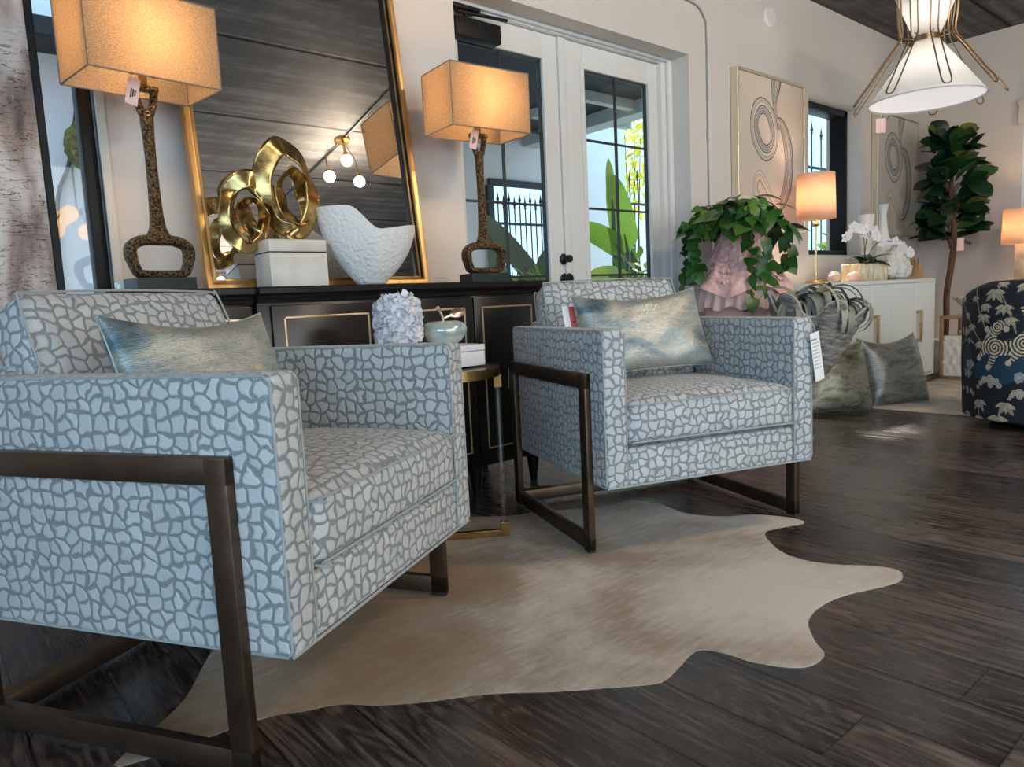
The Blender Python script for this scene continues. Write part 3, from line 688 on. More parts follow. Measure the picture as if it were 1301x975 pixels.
for i, (x, y) in enumerate(((0.50, 4.35), (0.98, 4.40))):
    t = thing('patio_chair', ('white patio chair outside, nearer the birch painting', 'white patio chair outside, nearer the first table lamp')[i], 'chair', (x, y, -0.04), 0.2*i, 'white patio chairs outside the left window')
    bm = B(); bx(bm, -0.2, 0.2, -0.2, 0.2, 0.44, 0.48, 0.015); obj('seat', bm, M['door_white'], t)
    bm = B(); bx(bm, -0.2, 0.2, 0.18, 0.21, 0.55, 1.02, 0.012); obj('backrest', bm, M['door_white'], t)
    for sx in (-0.18, 0.18):
        for sy in (-0.18, 0.195):
            bm = B(); tube(bm, [(sx, sy, 0), (sx, sy, 0.95 if sy > 0 else 0.45)], 0.014); obj('leg', bm, M['door_white'], t)

# ------------------------------------------------------------------ console (black sideboard with gold inlay)
con = thing('sideboard', 'long black lacquered sideboard with thin gold inlay and stepped centre', 'sideboard', (0.455, 2.38, 0))
def cbox(x0, x1, y0, y1, z0, z1, r=0.004): bm = B(); bx(bm, x0-0.455, x1-0.455, y0-2.38, y1-2.38, z0, z1, r); return bm
obj('body', cbox(0.50, 0.905, 2.40, 2.83, 0.125, 0.86), M['black_paint'], con)
obj('body', cbox(0.907, 1.803, 2.375, 2.83, 0.125, 0.86), M['black_paint'], con)
obj('body', cbox(1.805, 2.185, 2.40, 2.83, 0.125, 0.86), M['black_paint'], con)
def edge_top(x0, x1, yf, l=True, r=True):
    bm = B()
    pr_ = [(0.0, 0.853), (-0.010, 0.856), (-0.014, 0.866), (-0.010, 0.872), (-0.026, 0.878), (-0.034, 0.886), (-0.036, 0.903), (-0.033, 0.908)]
    rows = []
    for oy, z in pr_: rows.append([Vector((x0+(oy if l else 0)-0.455, yf+oy-2.38, z)), Vector((x1-(oy if r else 0)-0.455, yf+oy-2.38, z)), Vector((x1-(oy if r else 0)-0.455, 2.845-2.38, z)), Vector((x0+(oy if l else 0)-0.455, 2.845-2.38, z))])
    rings(bm, rows); return bm
obj('top', edge_top(0.50, 0.9065, 2.398, True, False), M['black_paint'], con, angle=20)
obj('top', edge_top(0.9075, 1.8035, 2.373, False, False), M['black_paint'], con, angle=20)
obj('top', edge_top(1.8045, 2.185, 2.398, False, True), M['black_paint'], con, angle=20)
def cdoor(x0, x1, yf):
    bm = B(); bx(bm, x0-0.455, x1-0.455, yf-0.016-2.38, yf-2.38, 0.16, 0.845, 0.003)
    d = obj('door', bm, M['black_paint'], con)
    a, b, c, e = x0+0.04-0.455, x1-0.04-0.455, 0.20, 0.806
    bm = B(); y0, y1 = yf-0.0185-2.38, yf-0.012-2.38
    for q in ((a, b, e-0.007, e), (a, b, c, c+0.007), (a, a+0.007, c, e), (b-0.007, b, c, e)): bx(bm, q[0], q[1], y0, y1, q[2], q[3], 0.001)
    obj('inlay', bm, M['gold_line'], d, smooth=False)
cdoor(0.51, 0.895, 2.40); cdoor(0.950, 1.355, 2.375); cdoor(1.360, 1.793, 2.375); cdoor(1.818, 2.178, 2.40)
for (x, y) in ((0.53, 2.44), (0.95, 2.43), (1.805, 2.415), (2.255-0.1, 2.44), (0.53, 2.8), (1.355, 2.8), (2.15, 2.8)):
    bm = B(); lathe(bm, [(0.0, 0), (0.016, 0), (0.017, 0.012), (0.030, 0.11), (0.033, 0.128), (0, 0.128)], (x-0.455, y-2.38, 0), 16, cap=False); obj('leg', bm, M['black_paint'], con)
ZT = 0.9085

# ------------------------------------------------------------------ leaning mirror
mir = thing('leaning_mirror', 'large rectangular gold framed mirror leaning on wall atop black sideboard', 'mirror', (0.838, 2.632, ZT+0.004))
mir.rotation_euler = (-0.128, 0, 0)
MW, MH = 0.94, 1.56
def frame_ring(x0, x1, z0, z1, prof):
    """prof: (inset from the outer edge, y) points of a moulding swept round a rectangle"""
    bm = B(); rows = []
    for ins, y in prof:
        rows.append([Vector((x0+ins, y, z0+ins)), Vector((x1-ins, y, z0+ins)), Vector((x1-ins, y, z1-ins)), Vector((x0+ins, y, z1-ins))])
    rings(bm, rows, cap=False); return bm
obj('frame', frame_ring(0, MW, 0, MH, [(0.0, 0.045), (0, 0.003), (0.004, 0), (0.018, 0.001), (0.024, 0.004), (0.030, 0.002)]), M['frame_gold'], mir, angle=25)
part_label(obj('groove', frame_ring(0, MW, 0, MH, [(0.030, 0.002), (0.032, 0.026)]), M['frame_lip'], mir, angle=25), 'dark recessed groove of the mirror frame')
obj('liner', frame_ring(0, MW, 0, MH, [(0.032, 0.026), (0.034, 0.016), (0.038, 0.016), (0.041, 0.020)]), M['frame_gold'], mir, angle=25)
part_label(obj('lip', frame_ring(0, MW, 0, MH, [(0.041, 0.020), (0.044, 0.042)]), M['frame_lip'], mir, angle=25), 'dark inner lip of the mirror frame')
bm = B(); bx(bm, 0.040, MW-0.040, 0.038, 0.044, 0.040, MH-0.040); obj('mirror_glass', bm, M['mirror'], mir, smooth=False)
bm = B(); bx(bm, 0.004, MW-0.004, 0.0445, 0.048, 0.004, MH-0.004); obj('backing', bm, M['black_box'], mir, smooth=False)

# ------------------------------------------------------------------ table lamps
def box_shade(bm, hx, hy, z0, z1, inner=False):
    o = 0.0 if not inner else 0.0022
    rows = [[Vector((-hx+o, -hy+o, z)), Vector((hx-o, -hy+o, z)), Vector((hx-o, hy-o, z)), Vector((-hx+o, hy-o, z))] for z in np.linspace(z0, z1, 2)]
    rings(bm, rows, cap=False)
def make_lamp():
    t = thing('table_lamp', '', 'table lamp', (0.660, 2.503, ZT), 0.14, 'bronze lamps with box shades')
    bm = B(); bx(bm, -0.10, 0.085, -0.055, 0.055, 0.0, 0.040, 0.002); obj('base', bm, M['marble_black'], t, smooth=False)
    bm = B()
    # stirrup loop
    L = smooth_pts([(0, 0, 0.160), (-0.052, 0, 0.158), (-0.086, 0, 0.140), (-0.091, 0, 0.108), (-0.079, 0, 0.068), (-0.064, 0, 0.054), (0, 0, 0.052), (0.064, 0, 0.054), (0.079, 0, 0.068), (0.091, 0, 0.108), (0.086, 0, 0.140), (0.052, 0, 0.158)], 5, True)
    rows = []; n = len(L)
    for i in range(n):
        tg = (L[(i+1) % n]-L[i-1]).normalized(); s = tg.cross(Vector((0, 1, 0))).normalized()
        wd = 0.017 if L[i].z > 0.1 else 0.0135
        rows.append([L[i]+s*wd*math.cos(a)*(abs(math.cos(a))**-0.25 if abs(math.cos(a)) > .05 else 1)+Vector((0, 1, 0))*0.030*math.sin(a) for a in [2*PI*k/12 for k in range(12)]])
    rings(bm, rows, True)
    S = [(0.165, 0.050, 0.030), (0.180, 0.034, 0.027), (0.20, 0.025, 0.023), (0.24, 0.0205, 0.020), (0.32, 0.0175, 0.018), (0.42, 0.0165, 0.017), (0.50, 0.0185, 0.018), (0.56, 0.022, 0.019)]
    rows = [[Vector((a*math.cos(q), b*math.sin(q), z)) for q in [2*PI*k/16 for k in range(16)]] for z, a, b in S]
    rings(bm, rows)
    # open fork at the top
    tube(bm, smooth_pts([(-0.012, 0, 0.550), (-0.022, 0, 0.578), (-0.030, 0, 0.615), (-0.030, 0, 0.628)], 4), 0.0125, 10)
    tube(bm, smooth_pts([(0.012, 0, 0.550), (0.022, 0, 0.578), (0.030, 0, 0.615), (0.030, 0, 0.628)], 4), 0.0125, 10)
    bx(bm, -0.042, 0.042, -0.016, 0.016, 0.618, 0.638, 0.006)
    obj('body', bm, M['lamp_body'], t)
    bm = B(); lathe(bm, [(0, 0.638), (0.012, 0.638), (0.012, 0.675), (0.018, 0.678), (0.018, 0.70), (0.012, 0.704), (0, 0.704)], n=16, cap=False); obj('neck', bm, M['brass'], t)
    bm = B(); tube(bm, smooth_pts([(-0.012, 0, 0.672), (-0.040, 0, 0.668), (-0.044, 0, 0.70), (-0.05, 0, 0.78), (-0.035, 0, 0.865), (0, 0, 0.885), (0.035, 0, 0.865), (0.05, 0, 0.78), (0.044, 0, 0.70), (0.040, 0, 0.668), (0.012, 0, 0.672)], 5), 0.0028, 6); obj('harp', bm, M['brass'], t)
    bm = B(); lathe(bm, [(0, 0.704), (0.013, 0.706), (0.015, 0.725), (0.028, 0.755), (0.031, 0.775), (0.024, 0.80), (0, 0.81)], n=20, cap=False); obj('bulb', bm, M['bulb'], t)
    hx, hy, z0, z1 = 0.1955, 0.1175, 0.6315, 0.879
    bm = B(); box_shade(bm, hx, hy, z0, z1); sh = obj('shade', bm, M['linen'], t, smooth=False)
    bm = B()
    for z in (z0, z1):
        for a, b in (((-hx, -hy), (hx, -hy)), ((hx, -hy), (hx, hy)), ((hx, hy), (-hx, hy)), ((-hx, hy), (-hx, -hy))): tube(bm, [(*a, z), (*b, z)], 0.0026, 6)
    for a in ((-hx, -hy), (hx, -hy), (hx, hy), (-hx, hy)): tube(bm, [(*a, z0), (*a, z1)], 0.002, 6)
    obj('trim', bm, M['linen_trim'], sh)
    bm = B()
    for a in ((-hx, 0), (hx, 0), (0, -hy), (0, hy)): tube(bm, [(a[0], a[1], z1-0.004), (0, 0, z1+0.004)], 0.002, 6)
    lathe(bm, [(0, 0.0), (0.008, 0.0), (0.010, 0.012), (0, 0.025)], (0, 0, z1), 12, cap=False); obj('spider', bm, M['brass'], sh)
    bm = B(); vs = box(bm, (0, 0, 0), (0.036, 0.0012, 0.082), 0.0004); xf(vs, Matrix.Rotation(0.22, 3, 'Y'), (-0.052, -0.045, 0.60))
    tg = obj('price_tag', bm, M['pink_tag'], t, smooth=False); part_label(tg, 'pale pink price tag')
    bm = B(); tube(bm, [(-0.042, -0.044, 0.64), (-0.02, -0.02, 0.668), (-0.012, 0, 0.674)], 0.0006, 5)
    for k in range(3): xf(box(bm, (0, 0, 0), (0.004, 0.0004, 0.03-0.006*k)), Matrix.Rotation(0.22, 3, 'Y'), (-0.058+0.006*k, -0.0462, 0.595))
    obj('tag_print', bm, M['ink'], tg, smooth=False)
    lamp('bulb_light', 'POINT', (0, 0, 0.765), 20, (1.0, 0.60, 0.29), parent=t, shadow_soft_size=0.035)
    return t
lampA = make_lamp()
lampA['label'] = 'bronze stirrup table lamp with lit linen box shade, beside the leaning mirror near birch painting'
lampB = copy_tree(lampA); lampB.location = (1.985, 2.509, ZT); lampB.rotation_euler = (0, 0, -0.084)
lampB['label'] = 'bronze stirrup table lamp with lit linen box shade, in front of the left french door'
bm = B(); bx(bm, 0, 0.045, 0, 0.03, 0, 0.035, 0.003); tag(obj('glass_block', bm, mat('teal_glass_block', (0.55, 0.80, 0.78), 0.1, coat=1.0), loc=(0.545, 2.60, ZT)), 'small pale teal glass block beside the first lamp base', 'ornament')

# ------------------------------------------------------------------ gold sculpture on stone block
sc = thing('sculpture', 'gold twisted double ring sculpture mounted on white stone block', 'sculpture', (1.108, 2.53, ZT))
bm = B(); bx(bm, -0.108, 0.108, -0.07, 0.07, 0.0, 0.122, 0.003); bx(bm, -0.108, 0.108, -0.07, 0.07, 0.125, 0.168, 0.003); obj('base', bm, M['alabaster'], sc)
bm = B(); bx(bm, -0.1065, 0.1065, -0.0685, 0.0685, 0.121, 0.126); obj('groove', bm, M['black_box'], sc, smooth=False)
def ribbon(bm, ctr, wid, n=72, nv=7):
    """ctr(u)->(point, across vector); closed ribbon"""
    G = []
    for i in range(n):
        u = 2*PI*i/n; p, a = ctr(u)
        G.append([p+a*(wid(u)*(k/(nv-1)-0.5)) for k in range(nv)])
    sheet(bm, G, closed_u=True)
def ring_fn(cx_, cz, ax, az, rot, ph, sway, th0, th1):
    def f(u):
        x = math.cos(u)*ax*(1+0.04*math.sin(3*u+ph)); z = math.sin(u)*az*(1+0.03*math.sin(4*u+ph))
        xr = x*math.cos(rot)-z*math.sin(rot); zr = x*math.sin(rot)+z*math.cos(rot)
        p = Vector((cx_+xr, sway*math.sin(2*u+ph)+0.006*math.sin(5*u+ph), cz+zr))
        nx_, nz_ = math.cos(u)/ax, math.sin(u)/az; l = math.hypot(nx_, nz_); nx_, nz_ = nx_/l, nz_/l
        rad = Vector((nx_*math.cos(rot)-nz_*math.sin(rot), 0, nx_*math.sin(rot)+nz_*math.cos(rot)))
        th = th0+th1*math.sin(u*2+ph)+0.10*math.sin(5*u)
        return p, rad*math.cos(th)+Vector((0, 1, 0))*math.sin(th)
    return f
def sring(cx_, cz, ax, az, rot, ph, wd):
    bm = B()
    ribbon(bm, ring_fn(cx_, cz, ax, az, rot, ph, 0.016, 0.45, 0.42), lambda u: wd*(1+0.22*math.sin(u+0.6)+0.12*math.sin(3*u+ph)), 96, 9)
    ribbon(bm, ring_fn(cx_+ax*0.22, cz-az*0.20, ax*0.50, az*0.62, rot+0.12, ph+1.4, 0.022, -0.75, 0.35), lambda u: wd*0.72*(1+0.28*math.sin(2*u+ph)), 72, 9)
    return bm
obj('ring', sring(0.010, 0.352, 0.092, 0.148, 0.06, 0.4, 0.066), M['sculpt'], sc, solid=0.005, angle=60)
obj('ring', sring(-0.138, 0.262, 0.078, 0.118, -0.12, 2.0, 0.052), M['sculpt'], sc, solid=0.005, angle=60, loc=(0, 0.025, 0))
bm = B(); tube(bm, smooth_pts([(0.02, 0, 0.166), (0.0, 0.005, 0.185), (0.03, 0, 0.21)], 4), [0.02]*9, 10); obj('mount', bm, M['sculpt'], sc)

# ------------------------------------------------------------------ rough white vessel
vs_ = thing('vessel', 'rough white plaster bowl with one high pointed lip on sideboard', 'bowl', (1.415, 2.505, ZT))
bm = B()
def vessel_top(a):   # rim height against angle; 180 deg points left
    c = math.cos(a)
    q = max(0, min(1, (-c-0.05)/0.62)); return 0.205+0.028*max(0, c) + 0.085*q*q*(3-2*q)
rows = []; nz, na = 16, 64
def vprof(t): return 0.052+0.150*(1-(1-t)**1.9)
for side in (0, 1):
    for i in range(nz+1):
        t = i/nz if side == 0 else 1-i/nz
        if side == 1 and t < 0.12: break
        row = []
        for k in range(na):
            a = 2*PI*k/na; r = vprof(t)-(0.014 if side else 0)
            z = (vessel_top(a)+(0.0 if side == 0 or t < 1 else 0.002))*t + (0.012 if side and t < .9 else 0)
            r *= 1+0.02*mnoise.noise(Vector((math.cos(a)*3, math.sin(a)*3, t*5)))
            row.append(Vector((r*math.cos(a)*1.0, r*math.sin(a)*0.58, z)))
        rows.append(row)
rings(bm, rows); obj('body', bm, M['plaster'], vs_, angle=60)

# ------------------------------------------------------------------ cowhide
RUG = [(0.284, 1.496), (0.38, 1.598), (0.471, 1.749), (0.40, 1.62), (0.469, 1.406), (0.546, 1.37), (0.614, 1.339), (0.669, 1.279), (0.746, 1.219), (0.831, 1.168), (0.897, 1.118), (0.958, 1.061), (1.037, 1.0), (1.09, 0.959), (1.149, 0.922), (1.222, 0.932), (1.314, 0.95), (1.345, 0.908), (1.356, 0.835), (1.388, 0.768), (1.429, 0.736), (1.496, 0.738), (1.543, 0.785), (1.629, 0.845), (1.738, 0.864), (1.84, 0.85), (1.929, 0.816), (2.013, 0.789), (2.068, 0.796), (2.106, 0.826), (2.092, 0.886), (2.03, 0.973), (2.005, 1.057), (2.033, 1.15), (2.138, 1.261), (2.219, 1.27), (2.326, 1.226), (2.358, 1.273), (2.311, 1.4), (2.222, 1.474), (2.164, 1.57), (2.174, 1.667), (2.203, 1.765), (2.159, 1.869), (2.033, 1.882), (1.835, 2.032), (1.70, 2.09), (1.55, 2.24), (1.40, 2.33), (1.15, 2.22), (0.95, 2.12), (0.80, 2.10), (0.70, 1.95), (0.58, 1.90)]
RUG = [(0.22, 1.44)] + [p for p in RUG[4:]] + [(0.471, 1.749), (0.38, 1.598), (0.28, 1.51)]
def rug_mesh():
    pts = smooth_pts([(x, y, 0) for x, y in RUG], 4, True)
    c = Vector((1.28, 1.50, 0)); bm = B(); rows = []
    n = len(pts)
    def topz(p, t): return 0.0035*(1-t**12)+0.0015 + 0.0016*mnoise.noise(p*5.0) * (1-t**3) + (0.006*max(0, mnoise.noise(p*3.3+Vector((4, 1, 0))))*t**4)
    for t in (0.0, 0.12, 0.25, 0.38, 0.5, 0.62, 0.72, 0.82, 0.9, 0.96, 0.99, 1.0):
        rows.append([(lambda q: Vector((q.x, q.y, max(0.0012, topz(q, t)))))(c+(p-c)*max(t, 0.002)) for p in pts])
    rows.append([Vector((p.x, p.y, 0.0004)) for p in pts])
    for i in range(len(rows)-1): pass
    vr = [[bm.verts.new(p) for p in r] for r in rows]
    for i in range(len(vr)-1):
        for j in range(n): bm.faces.new((vr[i][j], vr[i+1][j], vr[i+1][(j+1) % n], vr[i][(j+1) % n]))
    return bm
tag(obj('cowhide_rug', rug_mesh(), M['hide'], angle=60), 'beige and tan cowhide rug spread under the two patterned armchairs', 'rug')

# ------------------------------------------------------------------ armchairs
def soft_box(bm, hx, hy, hz, rad, bulge_top=0.0, bulge_side=0.0, n=18):
    """cushion: rounded box with crowned faces, centred on the origin"""
    vs = bmesh.ops.create_cube(bm, size=2.0)['verts']
    bmesh.ops.subdivide_edges(bm, edges=list({e for v in vs for e in v.link_edges}), cuts=n, use_grid_fill=True)
    allv = [v for v in bm.verts]
    for v in allv:
        u = v.co.copy()
        q = Vector((math.copysign(abs(u.x)**0.8, u.x), math.copysign(abs(u.y)**0.8, u.y), math.copysign(abs(u.z)**0.9, u.z)))
        p = Vector((q.x*hx, q.y*hy, q.z*hz))
        i = Vector((max(-hx+rad, min(hx-rad, p.x)), max(-hy+rad, min(hy-rad, p.y)), max(-hz+rad, min(hz-rad, p.z))))
        d = p-i
        if d.length > rad: p = i+d.normalized()*rad
        kx, ky, kz = 1-u.x**2, 1-u.y**2, 1-u.z**2
        p.z += math.copysign(1, u.z)*bulge_top*(abs(u.z)**2)*(max(0, kx)**0.6)*(max(0, ky)**0.6)*(1 if u.z > 0 else 0.35)
        p.x += math.copysign(1, u.x)*bulge_side*abs(u.x)**3*kz*(max(0, ky)**0.5)
        p.y += math.copysign(1, u.y)*bulge_side*abs(u.y)**3*kz*(max(0, kx)**0.5)
        v.co = p
CW, CD, CZB, CZA, CTA = 0.795, 0.767, 0.229, 0.720, 0.080
def welt(bm, pts, closed=True, r=0.0026): tube(bm, pts, r, 6, closed)
def make_armchair():
    t = thing('armchair', '', 'armchair', (0, 0, 0), 0, 'pebble-patterned armchairs with bronze frames')
    h = CW/2
    for s in (-1, 1):
        bm = B(); x0, x1 = (-h, -h+CTA) if s < 0 else (h-CTA, h)
        bx(bm, x0, x1, 0, CD, CZB, CZA, 0.014, 4)
        a = obj('arm', bm, M['peb'], t, uv=0.1*s)
        bm = B()
        for x in (x0+0.003, x1-0.003):
            o = 0.003
            welt(bm, [(x, o+.010, CZB+o), (x, o, CZB+o+.010), (x, o, CZA-o-.012), (x, o+.012, CZA-o), (x, CD-o-.012, CZA-o), (x, CD-o, CZA-o-.012), (x, CD-o, CZB+o+.01), (x, CD-o-.01, CZB+o)])
        obj('welt', bm, M['welt'], a)
    bm = B(); bx(bm, -h+CTA, h-CTA, CD-0.09, CD, CZB, 0.735, 0.014, 4); obj('back_panel', bm, M['peb'], t, uv=0.3)
    bm = B(); bx(bm, -h+CTA-.004, h-CTA+.004, 0.006, CD-.02, CZB+.001, 0.350, 0.012, 3); rl = obj('seat_rail', bm, M['peb'], t, uv=0.47)
    bm = B(); tube(bm, [(-h+.006, 0.004, CZB+.003), (h-.006, 0.004, CZB+.003)], 0.0034, 6); obj('welt', bm, M['welt'], rl)
    # seat cushion
    hx = h-CTA-0.002; bm = B(); soft_box(bm, hx, 0.268, 0.066, 0.020, 0.030, 0.010)
    cu = obj('seat_cushion', bm, M['peb'], t, uv=0.71, loc=(0, 0.266, 0.426), angle=80)
    bm = B()
    for z in (0.0585, -0.0585):
        c = 0.012; X, Y = hx-.002, 0.2705
        welt(bm, smooth_pts([(-X+c, -Y, z), (-X*.5, -Y-.005, z+.002), (0, -Y-.006, z+.003), (X*.5, -Y-.005, z+.002), (X-c, -Y, z), (X, -Y+c, z), (X, Y-c, z), (X-c, Y-.004, z), (-X+c, Y-.004, z), (-X, Y-c, z), (-X, -Y+c, z)], 3, True), True, 0.0028)
    obj('welt', bm, M['welt'], cu)
    # back cushion, reclined
    bm = B(); soft_box(bm, 0.292, 0.054, 0.208, 0.024, 0.006, 0.012)
    for v in bm.verts:     # shoulders draw in and the bottom widens to the arms
        k = (v.co.z+0.208)/0.416; v.co.x *= 1.06-0.075*max(0, min(1, k))
    bc = obj('back_cushion', bm, M['peb'], t, uv=0.93, loc=(0, 0.664, 0.673), angle=80); bc.rotation_euler = (-0.36, 0, 0)
    bm = B()
    for y in (-0.051, 0.051):
        c = 0.03; X, Z = 0.294, 0.2085
        P = [(-X, y, -Z+c), (-X, y, Z-c), (-X+c*.4, y, Z-c*.3), (-X+c, y, Z-.001), (0, y, Z+.004), (X-c, y, Z-.001), (X-c*.4, y, Z-c*.3), (X, y, Z-c), (X, y, -Z+c), (X-c, y, -Z), (-X+c, y, -Z)]
        P = [(x*(1.06-0.075*max(0, min(1, (z+.212)/.424))), yy, z) for x, yy, z in P]
        welt(bm, smooth_pts(P, 4, True), True, 0.0028)
    obj('welt', bm, M['welt'], bc)
    # bronze side frames
    for s in (-1, 1):
        x0, x1 = (-h-0.021, -h+0.001) if s < 0 else (h-0.001, h+0.021)
        bm = B(); y0, y1, zt, bw = 0.088, CD-0.002, 0.583, 0.048
        bx(bm, x0, x1, y0, y1, zt-bw, zt, 0.002); bx(bm, x0, x1, y0, y1, 0.012, 0.012+bw, 0.002)
        bx(bm, x0, x1, y0, y0+bw*.95, 0.0125, zt-.0005, 0.002); bx(bm, x0, x1, y1-bw*.95, y1, 0.0125, zt-.0005, 0.002)
        f = obj('side_frame', bm, M['bronze_bar'], t)
        for y in (y0+bw*.5, y1-bw*.5):
            bm = B(); bx(bm, x0+.001, x1-.001, y-bw*.46, y+bw*.46, 0.0045, 0.0135, 0.002); part_label(obj('glide', bm, M['glide'], f), 'black foot glide')
    bm = B(); bx(bm, -h-.001, h+.001, CD-0.050, CD-0.004, 0.014, 0.060, 0.002); obj('rear_crossbar', bm, M['bronze_bar'], t)
    return t
chA = make_armchair(); chA.location = (0.788, 1.344, 0.002); chA.rotation_euler = (0, 0, 0.536)
chB = copy_tree(chA); chB.location = (1.964, 1.331, 0.002); chB.rotation_euler = (0, 0, -0.349)
chA['label'] = 'nearest pebble-patterned armchair with bronze frame, its side panel facing the viewer'
chB['label'] = 'pebble-patterned armchair with bronze frame facing forward, white tag hung on its arm'
def paper_tag(name, P, rot, sx, sz, m, parent, text=None, lines=0):
    bm = B(); xf(box(bm, (0, 0, 0), (sx, 0.0012, sz), 0.0004), rot, P); o = obj(name, bm, m, parent, smooth=False)
    if lines:
        bm = B()
        for k in range(lines):
            L = sx*(0.75 if k % 3 else 0.55); hh = sz*0.012 if k else sz*0.03
            xf(box(bm, (-(sx*.82-L)/2, -0.0009, sz*(0.36-0.66*k/lines)), (L, 0.0004, hh)), rot, P)
        obj('tag_print', bm, mat('grey_print', (0.25, 0.25, 0.27), 0.8), o, smooth=False)
    return o
h_ = CW/2
tg = paper_tag('price_tag', Vector((h_+0.012, -0.006, 0.585)), Matrix.Rotation(-0.16, 3, 'Y') @ Matrix.Rotation(0.25, 3, 'Z'), 0.052, 0.165, M['white_tag'], chB, lines=9); part_label(tg, 'long white printed price tag')
bm = B(); tube(bm, [(h_-.002, -0.002, 0.70), (h_+.006, -0.006, 0.66)], 0.0008, 5); obj('tag_string', bm, M['white_tag'], tg)
tg = paper_tag('price_tag', Vector((-h_-0.024, CD+0.002, 0.515)), Matrix.Rotation(0.05, 3, 'Y') @ Matrix.Rotation(1.2, 3, 'Z'), 0.04, 0.075, M['white_tag'], chB)

# ------------------------------------------------------------------ throw pillows
def pillow_bm(wd, ht, th, n=26, pinch=0.06, sag=0.0, seed=0.0, wr=0.006):
    bm = B(); S = []
    for sgn in (1, -1):
        G = []
        for i in range(n+1):
            row = []
            for j in range(n+1):
                u, v = 2*i/n-1, 2*j/n-1
                uu, vv = math.sin(u*PI/2), math.sin(v*PI/2)
                px = uu*(1-pinch*(1-vv*vv)*abs(uu)**3)*wd/2
                pz = vv*(1-pinch*(1-uu*uu)*abs(vv)**3)*ht/2 - sag*(1-uu*uu)*max(0, vv)*ht
                e = max(0, (1-uu*uu))*max(0, (1-vv*vv))
                y = sgn*th/2*(e**0.42)
                y += wr*mnoise.noise(Vector((uu*2.2+seed, vv*2.2, sgn)))*(e**0.3)*2 + wr*abs(mnoise.noise(Vector((uu*5+seed, vv*5, 3.0))))*(e**0.25)*sgn
                row.append(Vector((px, -y, pz)))
            G.append(row)
        S.append(G)
    V0 = sheet(bm, S[0]); V1 = sheet(bm, S[1])
    bmesh.ops.remove_doubles(bm, verts=bm.verts[:], dist=0.0008)
    return bm
def set_uv_planar(o, sc_=1.0):
    me = o.data; uv = me.uv_layers.new(name='UVMap')
    for l in me.loops:
        c = me.vertices[l.vertex_index].co; uv.data[l.index].uv = (c.x*sc_+1.3, c.z*sc_+0.7)
pil_m = fabric_metallic('silver_blue_metallic', [(0.10, 0.15, 0.17), (0.26, 0.32, 0.34), (0.50, 0.49, 0.43), (0.33, 0.39, 0.39), (0.64, 0.53, 0.36)], 0.55, 1.0)
def throw_pillow(label, loc, rot, wd, ht, th, seed, m, name='throw_pillow', grp='shimmering lumbar pillows on the armchairs', tagged=False):
    t = thing(name, label, 'pillow', loc, 0, grp); t.rotation_euler = rot
    o = obj('cover', pillow_bm(wd, ht, th, seed=seed, sag=0.09), m, t, angle=180); set_uv_planar(o)
    bm = B(); n = 40; P = []
    for k in range(n):
        a = k/n*4; s = int(a); f = a-s; q = [(-1+2*f, -1), (1, -1+2*f), (1-2*f, 1), (-1, 1-2*f)][s]
        uu, vv = q; P.append(Vector((uu*(1-.06*(1-vv*vv)*abs(uu)**3)*wd/2, 0, vv*(1-.06*(1-uu*uu)*abs(vv)**3)*ht/2-.09*(1-uu*uu)*max(0, vv)*ht)))
    tube(bm, P, 0.0026, 6, True); obj('seam', bm, m, t)
    return t
def chair_pt(c, x, y, z):
    a = c.rotation_euler.z; return (c.location.x+math.cos(a)*x-math.sin(a)*y, c.location.y+math.sin(a)*x+math.cos(a)*y, z)
pA = throw_pillow('shimmering silver-gold lumbar pillow on the nearest armchair', chair_pt(chA, -0.090, 0.405, 0.682), (-0.34, 0.03, 0.536-0.16), 0.42, 0.31, 0.13, 2.0, pil_m)
pB = throw_pillow('shimmering silver-blue lumbar pillow with red hang tag on forward-facing armchair', chair_pt(chB, -0.020, 0.395, 0.692), (-0.38, -0.02, -0.349), 0.52, 0.31, 0.13, 5.0, pil_m)
tg = paper_tag('hang_tag', Vector((-0.268, 0.03, 0.075)), Matrix.Rotation(0.05, 3, 'Y'), 0.050, 0.105, M['white_tag'], pB); part_label(tg, 'white and red hang tag')
bm = B(); xf(box(bm, (0.012, -0.0015, 0), (0.024, 0.0008, 0.100)), Matrix.Rotation(0.05, 3, 'Y'), (-0.268, 0.03, 0.075)); obj('tag_print', bm, mat('red_print', (0.62, 0.13, 0.12), 0.6), tg, smooth=False)
bm = B(); lathe(bm, [(0, 0), (0.004, 0), (0.004, 0.0006), (0, 0.0006)], n=12, cap=False); o = obj('dot', bm, M['ink'], tg, loc=(-0.256, 0.0275, 0.065)); o.rotation_euler = (PI/2, 0, 0)

